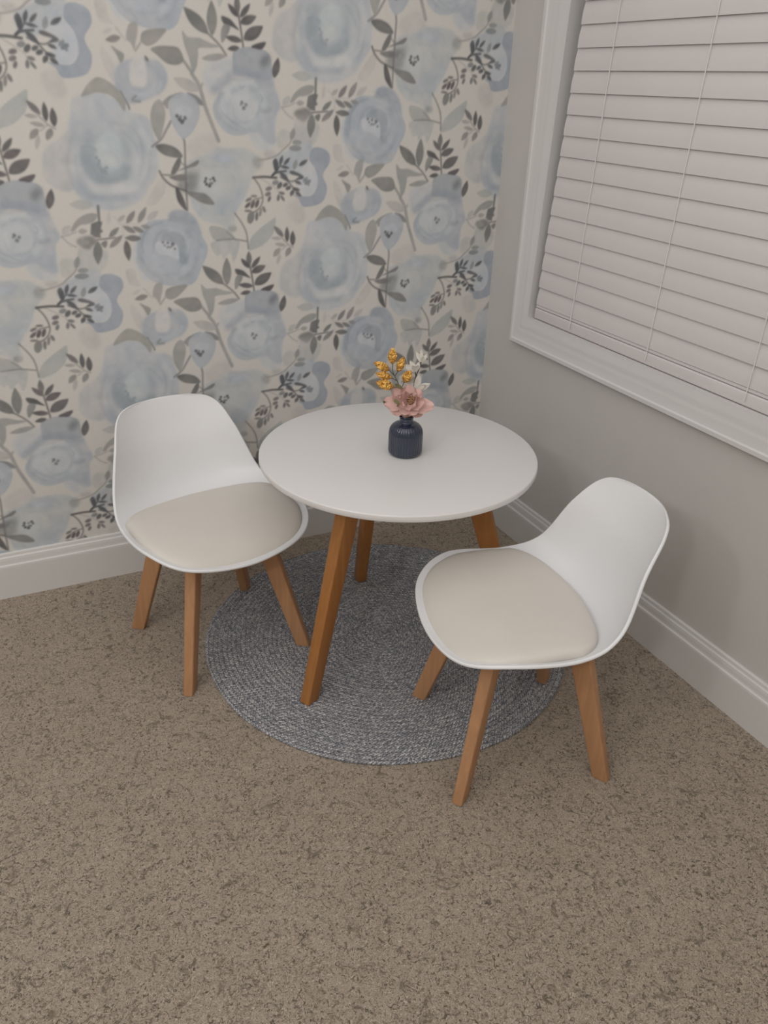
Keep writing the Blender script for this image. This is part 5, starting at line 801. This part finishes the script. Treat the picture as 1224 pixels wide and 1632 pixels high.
b = MB(); b.lathe([(.0001, zt), (TR*.5, zt), (TR-.004, zt), (TR-.0016, zt-.0008), (TR-.0003, zt-.0024), (TR, zt-.005), (TR, zt-.0105), (TR-.0015, zt-.0140), (TR-.006, zt-.0160), (TR*.5, zt-.0160), (.0001, zt-.0160)], 128)
b.build('tabletop', TABLE_WHITE, tb, sharp=28)
lc = Vector((-.5745, -.578))-Vector(TC)
for f in ((-.837, -.699), (-.533, -.296), (-.332, -.757)):
    d = Vector(f)-Vector(TC)-lc; L = d.length; d.normalize()
    foot = lc+d*L; top = lc+d*(.150 if f[0] != -.533 else .166)
    from_bm('leg', leg_mesh((foot.x, foot.y, 0), (top.x, top.y, zt-.0155), d, (.034, .026), (.050, .030)), WOOD_TABLE, tb)
b = MB()
for f in ((-.837, -.699), (-.533, -.296), (-.332, -.757)):       # bracket boards under the top
    d = Vector(f)-Vector(TC)-lc; d.normalize(); n = Vector((-d.y, d.x)); q = lc
    pts = [q+n*.016, q-n*.016, q+d*.13-n*.016, q+d*.13+n*.016]
    b.add([(p.x, p.y, zt-.0155) for p in pts]+[(p.x, p.y, zt-.036) for p in pts], [(0, 1, 2, 3), (7, 6, 5, 4), (0, 4, 5, 1), (1, 5, 6, 2), (2, 6, 7, 3), (3, 7, 4, 0)])
b.build('under_brace', WOOD_TABLE, tb, smooth=False)

# ---------------------------------------------------------------- chairs
RIM = np.array([[.1942, 0, .3109], [.1720, .1297, .3254], [.0976, .1876, .3472], [-.0286, .1913, .3441], [-.1026, .1750, .3739], [-.1473, .1444, .4682], [-.1874, .1179, .5248], [-.2156, .0731, .5401], [-.2362, 0, .5376]])
DISH = np.array([[0, 0, 0], [-.004, 0, -.016], [0, 0, -.042], [-.006, 0, -.047], [-.052, 0, -.036], [-.056, 0, -.013], [-.038, 0, -.004], [-.017, 0, 0], [0, 0, 0]])
def half_curve(K, n=14):
    M_ = K[1:-1][::-1]*[1, -1, 1]; full = cat_spline(np.concatenate([K, M_]), n)
    return full[:n*(len(K)-1)+1]
HR = half_curve(RIM); HD = half_curve(np.concatenate([DISH[:, :1], DISH[:, 1:2], DISH[:, 2:]], 1)*[1, 1, 1])
def shell_mesh():
    nv = 41; N = len(HR); P = np.zeros((N, nv, 3)); vv = np.sin(np.linspace(-1, 1, nv)*math.pi/2)
    for i in range(N):
        k = 1-np.abs(vv)**2.2
        P[i, :, 0] = HR[i, 0]+HD[i, 0]*k; P[i, :, 1] = HR[i, 1]*vv; P[i, :, 2] = HR[i, 2]+HD[i, 2]*k
    P[0, :, 1] = vv*1e-4; P[-1, :, 1] = vv*1e-4
    # smooth, then offset for the thickness
    du = np.gradient(P, axis=0); dv = np.gradient(P, axis=1); n = np.cross(du, dv); L = np.linalg.norm(n, axis=-1, keepdims=True)
    n = n/np.maximum(L, 1e-12); n[0] = n[2]; n[-1] = n[-3]; n[1] = n[2]; n[-2] = n[-3]
    mid = n[N//4, nv//2]
    if mid[2] < 0: n = -n
    s_ = np.linspace(0, 8, N); wt = np.clip(np.maximum((s_-4.6)/1.4, (1.6-s_)/1.0), 0, 1)[:, None, None]
    c_ = n[:, nv//2:nv//2+1].copy(); c_[:14] = c_[14]; c_[-14:] = c_[-15]          # near both ends the rim turns across the seat: use the middle's normal there
    n = n*(1-wt)+c_*wt
    for _ in range(40):
        n[1:-1] = (n[1:-1]*2+n[:-2]+n[2:])/4; n /= np.linalg.norm(n, axis=-1, keepdims=True)
    T = .0066; Q = P-n*T
    b = MB(); b.grid(P.tolist()); b.grid([r[::-1] for r in Q.tolist()])
    # rounded edge all the way round: surface edge, bulge, underside edge
    loop = lambda A, B: np.concatenate([A, B[1:-1][::-1]])
    E_, N_ = loop(P[:, -1], P[:, 0]), loop(n[:, -1], n[:, 0])
    sm = lambda A, k: A if k == 0 else sm((A*2+np.roll(A, 1, 0)+np.roll(A, -1, 0))/4, k-1)
    NS = sm(N_, 25); t_ = sm(np.roll(E_, -1, 0)-np.roll(E_, 1, 0), 4); O_ = np.cross(t_, NS)
    if (O_*(E_-E_.mean(0))).sum() < 0: O_ = -O_
    O_ = sm(O_/np.linalg.norm(O_, axis=1, keepdims=True), 10)
    O_ /= np.linalg.norm(O_, axis=1, keepdims=True)
    b.grid([[tuple(E_[i]-N_[i]*T*f+O_[i]*g) for f, g in ((0, 0), (.08, .0008), (.25, .0016), (.5, .0019), (.75, .0016), (.92, .0008), (1, 0))] for i in range(len(E_))], close_u=True)
    return b
def cushion_mesh():
    # plan outline: just inside the rim in front and at the sides, an arc across at the back
    S = [(p[0], p[1]) for p in HR if p[0] > -.056]
    out = []
    for x, y in S:
        k = max(0, 1-.012/max(math.hypot(x-.03, y), 1e-6)); out.append(((x-.03)*k+.03, y*k))
    out = out[::3]+[(-.072, .158), (-.094, .122), (-.107, .080), (-.115, .040)]
    half = np.array(out); full = np.concatenate([half, [(-.118, 0)], (half[1:]*[1, -1])[::-1]])
    full = cat_spline(full, 3); n = len(full)
    def zb(x, y):
        zx = np.interp(x, [-.12, -.06, 0, .08, .13, .165, .185], [.3310, .3335, .3350, .3330, .3250, .3150, .3060])
        return zx+.010*min(1, abs(y)/.17)**2
    rows = []
    for t, dz in ((.93, -.020), (.985, -.012), (1, -.004), (.994, .0025), (.975, .0065), (.94, .0092), (.88, .0115), (.78, .0135), (.6, .0155), (.4, .0165), (.2, .017), (.001, .017)):
        row = []
        for x, y in full:
            X, Y = (x-.03)*t+.03, y*t; row.append((X, Y, zb(X, Y)+dz))
        rows.append(row)
    b = MB(); b.grid(rows, close_v=True); b.f.append(tuple(range(n))); return b
def chair(loc, ang, on_rug, label):
    e = tag(empty('shell_chair', (*loc, 0), ang), label, 'chair', 'white shell chairs at the round table')
    return e
def legs(e, on_rug):
    for (sx, sy), rug_ in zip(((1, 1), (1, -1), (-1, -1), (-1, 1)), on_rug):
        f = .1465
        bm = leg_mesh((f*sx, f*sy, .0062 if rug_ else 0), (.083*sx, .083*sy, .298), (sx, sy, 0), (.032, .021), (.043, .025))
        from_bm('leg', bm, WOOD, e)
left = chair((-.9480, -.3900), math.radians(-79.1), None, 'white shell chair with cream seat cushion, its back to the floral wallpaper')
sh = shell_mesh().build('shell', PLASTIC, left, sharp=70); cu = cushion_mesh().build('seat_cushion', CUSHION, left, sharp=60)
cu['label'] = 'cream padded seat cushion'
def under(e):
    b = MB()
    for s in (1, -1):
        d = Vector((1, s, 0)).normalized(); n = Vector((-d.y, d.x, 0))
        p = [d*-.105+n*.012, d*-.105-n*.012, d*.105-n*.012, d*.105+n*.012]; z0_, z1_ = .272+(.001 if s > 0 else 0), .291
        b.add([(*q.xy, z0_) for q in p]+[(*q.xy, z1_) for q in p], [(3, 2, 1, 0), (4, 5, 6, 7), (0, 1, 5, 4), (1, 2, 6, 5), (2, 3, 7, 6), (3, 0, 4, 7)])
    return b.build('under_brace', WOOD, e, smooth=False)
br = under(left)
legs(left, (True, False, False, True))
right = left.copy(); C.objects.link(right); right.location = (-.4987, -.9600, 0); right.rotation_euler = (0, 0, math.radians(167.1))
right['label'] = 'white shell chair with cream seat cushion, its back to the plain greige wall'
for src in (sh, cu, br):
    c = src.copy(); C.objects.link(c); c.parent = right
legs(right, (False, True, True, False))

# ---------------------------------------------------------------- vase
VC = Vector((-.5690, -.5880, TH))
FACE = Vector((CAM.x-VC.x, CAM.y-VC.y, 0)).normalized(); SIDE = Vector((-FACE.y, FACE.x, 0))   # towards the viewer of the table, and to the right
def vase():
    prof = [(.0001, 0), (.028, 0), (.0320, .0010), (.0345, .0035), (.0356, .0075), (.0359, .014), (.0359, .043), (.0355, .0495), (.0340, .0562), (.0312, .0618), (.0268, .0662), (.0215, .0692), (.0178, .0708), (.0157, .0724), (.0148, .0750), (.0148, .0785), (.0155, .0820), (.0168, .0845), (.0172, .0858), (.0166, .0864), (.0154, .0856), (.0142, .0820), (.0132, .0770), (.0130, .0710), (.020, .064), (.030, .055), (.032, .02), (.026, .006), (.0001, .005)]
    def flute(r, z, a):
        if r < .0190 or z > .0690 or z < .002: return 0
        if r < .0335 and z < .053 and z > .010: return 0
        k = min(1, (z-.002)/.006, (.0690-z)/.012); return .0011*k*(abs(math.sin(a*18))-.62)
    # denser profile so that the flutes follow the shoulder smoothly
    d = cat_spline(prof, 5, closed=False)
    b = MB(); b.lathe([(max(r, .0001), z) for r, z in d], 400, flute)
    o = b.build('bud_vase', NAVY, sharp=80); o.location = VC
    tag(o, 'small ribbed navy glazed vase on the round table', 'vase')
vase()

# ---------------------------------------------------------------- flowers (each stem stands in the vase)
rnd = random.Random(4)
def at(dx, dz, dn=0):
    """a point dx metres to the right of the vase axis, dz above the table, dn towards the viewer"""
    return VC+SIDE*dx+FACE*dn+Vector((0, 0, dz))
def petal_rows(L, W, cup, ruffle, seed, nu=10, nv=9, point=.0, thick=.0004):
    r = random.Random(seed); ph = r.random()*6; rows = []
    for i in range(nu+1):
        u = i/nu; w = W*(math.sin(math.pi*(.08+.64*u))**.8 if not point else math.sin(math.pi*(.06+.92*u))**.9); row = []
        for j in range(nv):
            v = -1+2*j/(nv-1)
            x = L*u-(.30*L*abs(v)**2.6*u**3 if not point else 0); y = w*v/2
            z = cup*L*(u*u*.9)+.35*W*v*v*(cup+.15)*u+ruffle*L*u*u*math.sin(v*5+ph)+ruffle*.6*L*u*math.sin(v*9+ph*2)
            row.append(Vector((x, y, z)))
        rows.append(row)
    return rows
def place(b, rows, origin, axis_dir, normal, thick=.0006):
    a = axis_dir.normalized(); n = (normal-a*normal.dot(a)).normalized(); s = n.cross(a)
    top = [[origin+a*p.x+s*p.y+n*p.z for p in r] for r in rows]
    bot = [[p-n*thick for p in r][::-1] for r in top]
    b.grid(top); b.grid(bot)
def stem_into_vase(b, pts, r, n=8):
    b.tube(cat_spline(pts, 6, closed=False).tolist(), r, n)
# pink peony
pf = tag(empty('pink_flower', at(0, .086)), 'blush pink ruffled flower low over the vase mouth', 'flower', 'artificial flowers in the navy vase')
base = at(0, .086)
def rel(p): return p-base
def PX(px, py, dn=0):
    """measured positions as metres on the upright plane through the vase (about 716 px per metre)"""
    return at((px-646.5-(668.0-py)*.045)/722.0, .0766+(668.0-py)/738.0+dn*.5, dn)
ctr = PX(647, 646, .012)-base; axis = (FACE*.85+Vector((0, 0, .52))).normalized()
def petals(lst, d0, d1, cup, ruf, seed):
    for i, (tx, ty, w) in enumerate(lst):
        t = PX(tx, ty, d1)-base; o = ctr+axis*d0; o = o+(t-o)*.06
        b = MB(); place(b, petal_rows((t-o).length, w, cup, ruf, seed+i), o, t-o, axis)
        b.build('petal', PINK, pf, sharp=80)
petals([(613, 641, .034), (629, 618, .036), (652, 612, .034), (669, 620, .030), (687, 645, .034), (671, 659, .030), (646, 664, .036), (623, 656, .032)], -.004, .004, .10, .07, 10)
petals([(625, 637, .026), (643, 623, .028), (663, 627, .024), (674, 643, .028), (662, 660, .028), (641, 662, .028)], .002, .020, .30, .10, 30)
petals([(640, 636, .020), (664, 646, .022), (652, 657, .022), (634, 652, .016)], .008, .030, .42, .12, 50)
b = MB(); sc = PX(653, 638, .026)-base
e1 = SIDE; e2 = axis.cross(e1).normalized()
for k in range(30):
    a = k*2.399; q = .0072*math.sqrt(k/30); p = sc+e1*q*math.cos(a)+e2*q*math.sin(a)*1.3
    b.tube([p-axis*.016, p+axis*(.005-q*.3)], [.0009, .0015], 6)
b.build('stamens', STAMEN, pf)
b = MB(); place(b, petal_rows(.017, .009, .1, .05, 77, point=1), PX(629, 639, .031)-base, (PX(638, 652, .031)-PX(629, 639, .031)), axis); b.build('leaf', GREEN, pf)
b = MB(); stem_into_vase(b, [ctr-axis*.008, rel(at(0, .092, .004)), rel(at(0, .05)), rel(at(.002, .012))], .0016); b.build('stem', STEM, pf)
b = MB(); place(b, petal_rows(.020, .010, .15, .05, 71, point=1), PX(622, 650, .006)-base, SIDE*-.7+Vector((0, 0, .7)), FACE); b.build('leaf', GREEN, pf)
# gold leaf sprig
g0 = at(-.002, .086)
gs = tag(empty('gold_leaf_sprig', g0), 'sprig of shiny gold leaves at the left of the vase', 'foliage', 'artificial flowers in the navy vase')
def gleaf(bp, tp, w, dn0, dn1, seed):
    a, t = PX(*bp, dn0)-g0, PX(*tp, dn1)-g0; L = (t-a).length; rows = []
    r = random.Random(seed)
    for i in range(15):
        u = i/14; wd = w*math.sin(math.pi*(.03+.95*u**.92))**.8; row = []
        for j in range(9):
            v = -1+2*j/8; row.append(Vector((L*u, wd*v/2, .10*L*math.sin(math.pi*u)+.16*wd*(1-v*v)-.0012*math.exp(-(v*5)**2)+.0007*math.sin(u*30+abs(v)*7+seed)+.0004*math.sin(v*17+u*9))))
        rows.append(row)
    b = MB(); place(b, rows, a, t-a, FACE+Vector((0, 0, .35)), .0010); b.build('leaf', GOLD, gs, sharp=80)
for i, (bp, tp, w, d0, d1) in enumerate((((626.4, 582), (626.4, 556), .0185, .006, .001), ((634, 593), (643, 569), .0165, .006, .000), ((643, 610), (653, 591), .0200, .012, .010), ((621.6, 592), (600, 581), .0175, .010, .012), ((625, 604), (602, 598.5), .0165, .013, .016), ((628, 619), (602.5, 613), .0200, .018, .022))):
    gleaf(bp, tp, w, d0, d1, i)
b = MB(); rp = lambda x, y, d: PX(x, y, d)-g0
stem_into_vase(b, [rp(626.4, 581, .006), rp(627, 594, .006), rp(634, 610, .006), rp(646, 640, .004), at(.000, .088, -.004)-g0, at(.000, .040, -.004)-g0, at(-.004, .010)-g0], .0009)
for p, q in (((634, 593, .006), (630, 600, .006)), ((643, 610, .012), (639, 619, .007)), ((621.6, 592, .010), (628.5, 599, .006)), ((625, 604, .013), (632, 607, .006)), ((628, 619, .018), (637, 617, .006))):
    b.tube([rp(*p), rp(*q)], .0008, 6)
b.build('stem', TWIG, gs)
# cream blossom sprig
w0 = at(.003, .086)
ws = tag(empty('cream_flower_sprig', w0), 'twig of pointed cream blossoms at the right, behind the pink flower', 'flower', 'artificial flowers in the navy vase')
def blossom(c, ax, petals):
    b = MB(); c = PX(*c)-w0
    for i, (tp, w) in enumerate(petals):
        t = PX(*tp)-w0; d = t-c
        place(b, petal_rows(d.length, w, .12, .03, 90+i, point=1), c, d, FACE+Vector((0, 0, .4)), .0007)
    b.build('blossom', CREAM, ws, sharp=80)
blossom((668, 576, -.006), 0, (((661, 557, -.012), .008), ((669, 553.5, -.010), .008), ((677.5, 561, -.010), .0085), ((672, 567, .004), .007)))
blossom((660, 591, -.002), 0, (((642, 580, .000), .0105), ((652, 573, -.010), .0115), ((665.5, 574, -.008), .010), ((655, 582, .010), .009), ((664, 581, .010), .008)))
blossom((660, 620, -.002), 0, (((667, 592, -.006), .0130), ((683, 609, .004), .0135), ((676, 612, .010), .010), ((648, 606, -.004), .014), ((657, 600, -.010), .014), ((642, 612, .004), .010)))
b = MB(); wp = lambda x, y, d: PX(x, y, d)-w0
stem_into_vase(b, [wp(669, 572, -.006), wp(665, 586, -.006), wp(660, 600, -.005), wp(656, 620, -.004), at(.003, .088, -.007)-w0, at(.003, .040, -.006)-w0, at(.006, .010)-w0], .0011)
b.tube([wp(660, 591, -.002), wp(660.5, 598, -.005)], .0009, 6)
b.build('twig', TWIG, ws)
b = MB(); place(b, petal_rows(.018, .008, .1, .03, 120, point=1), wp(640, 620, .010), wp(628, 611, .012)-wp(640, 620, .010), FACE); b.build('leaf', GREEN, ws)
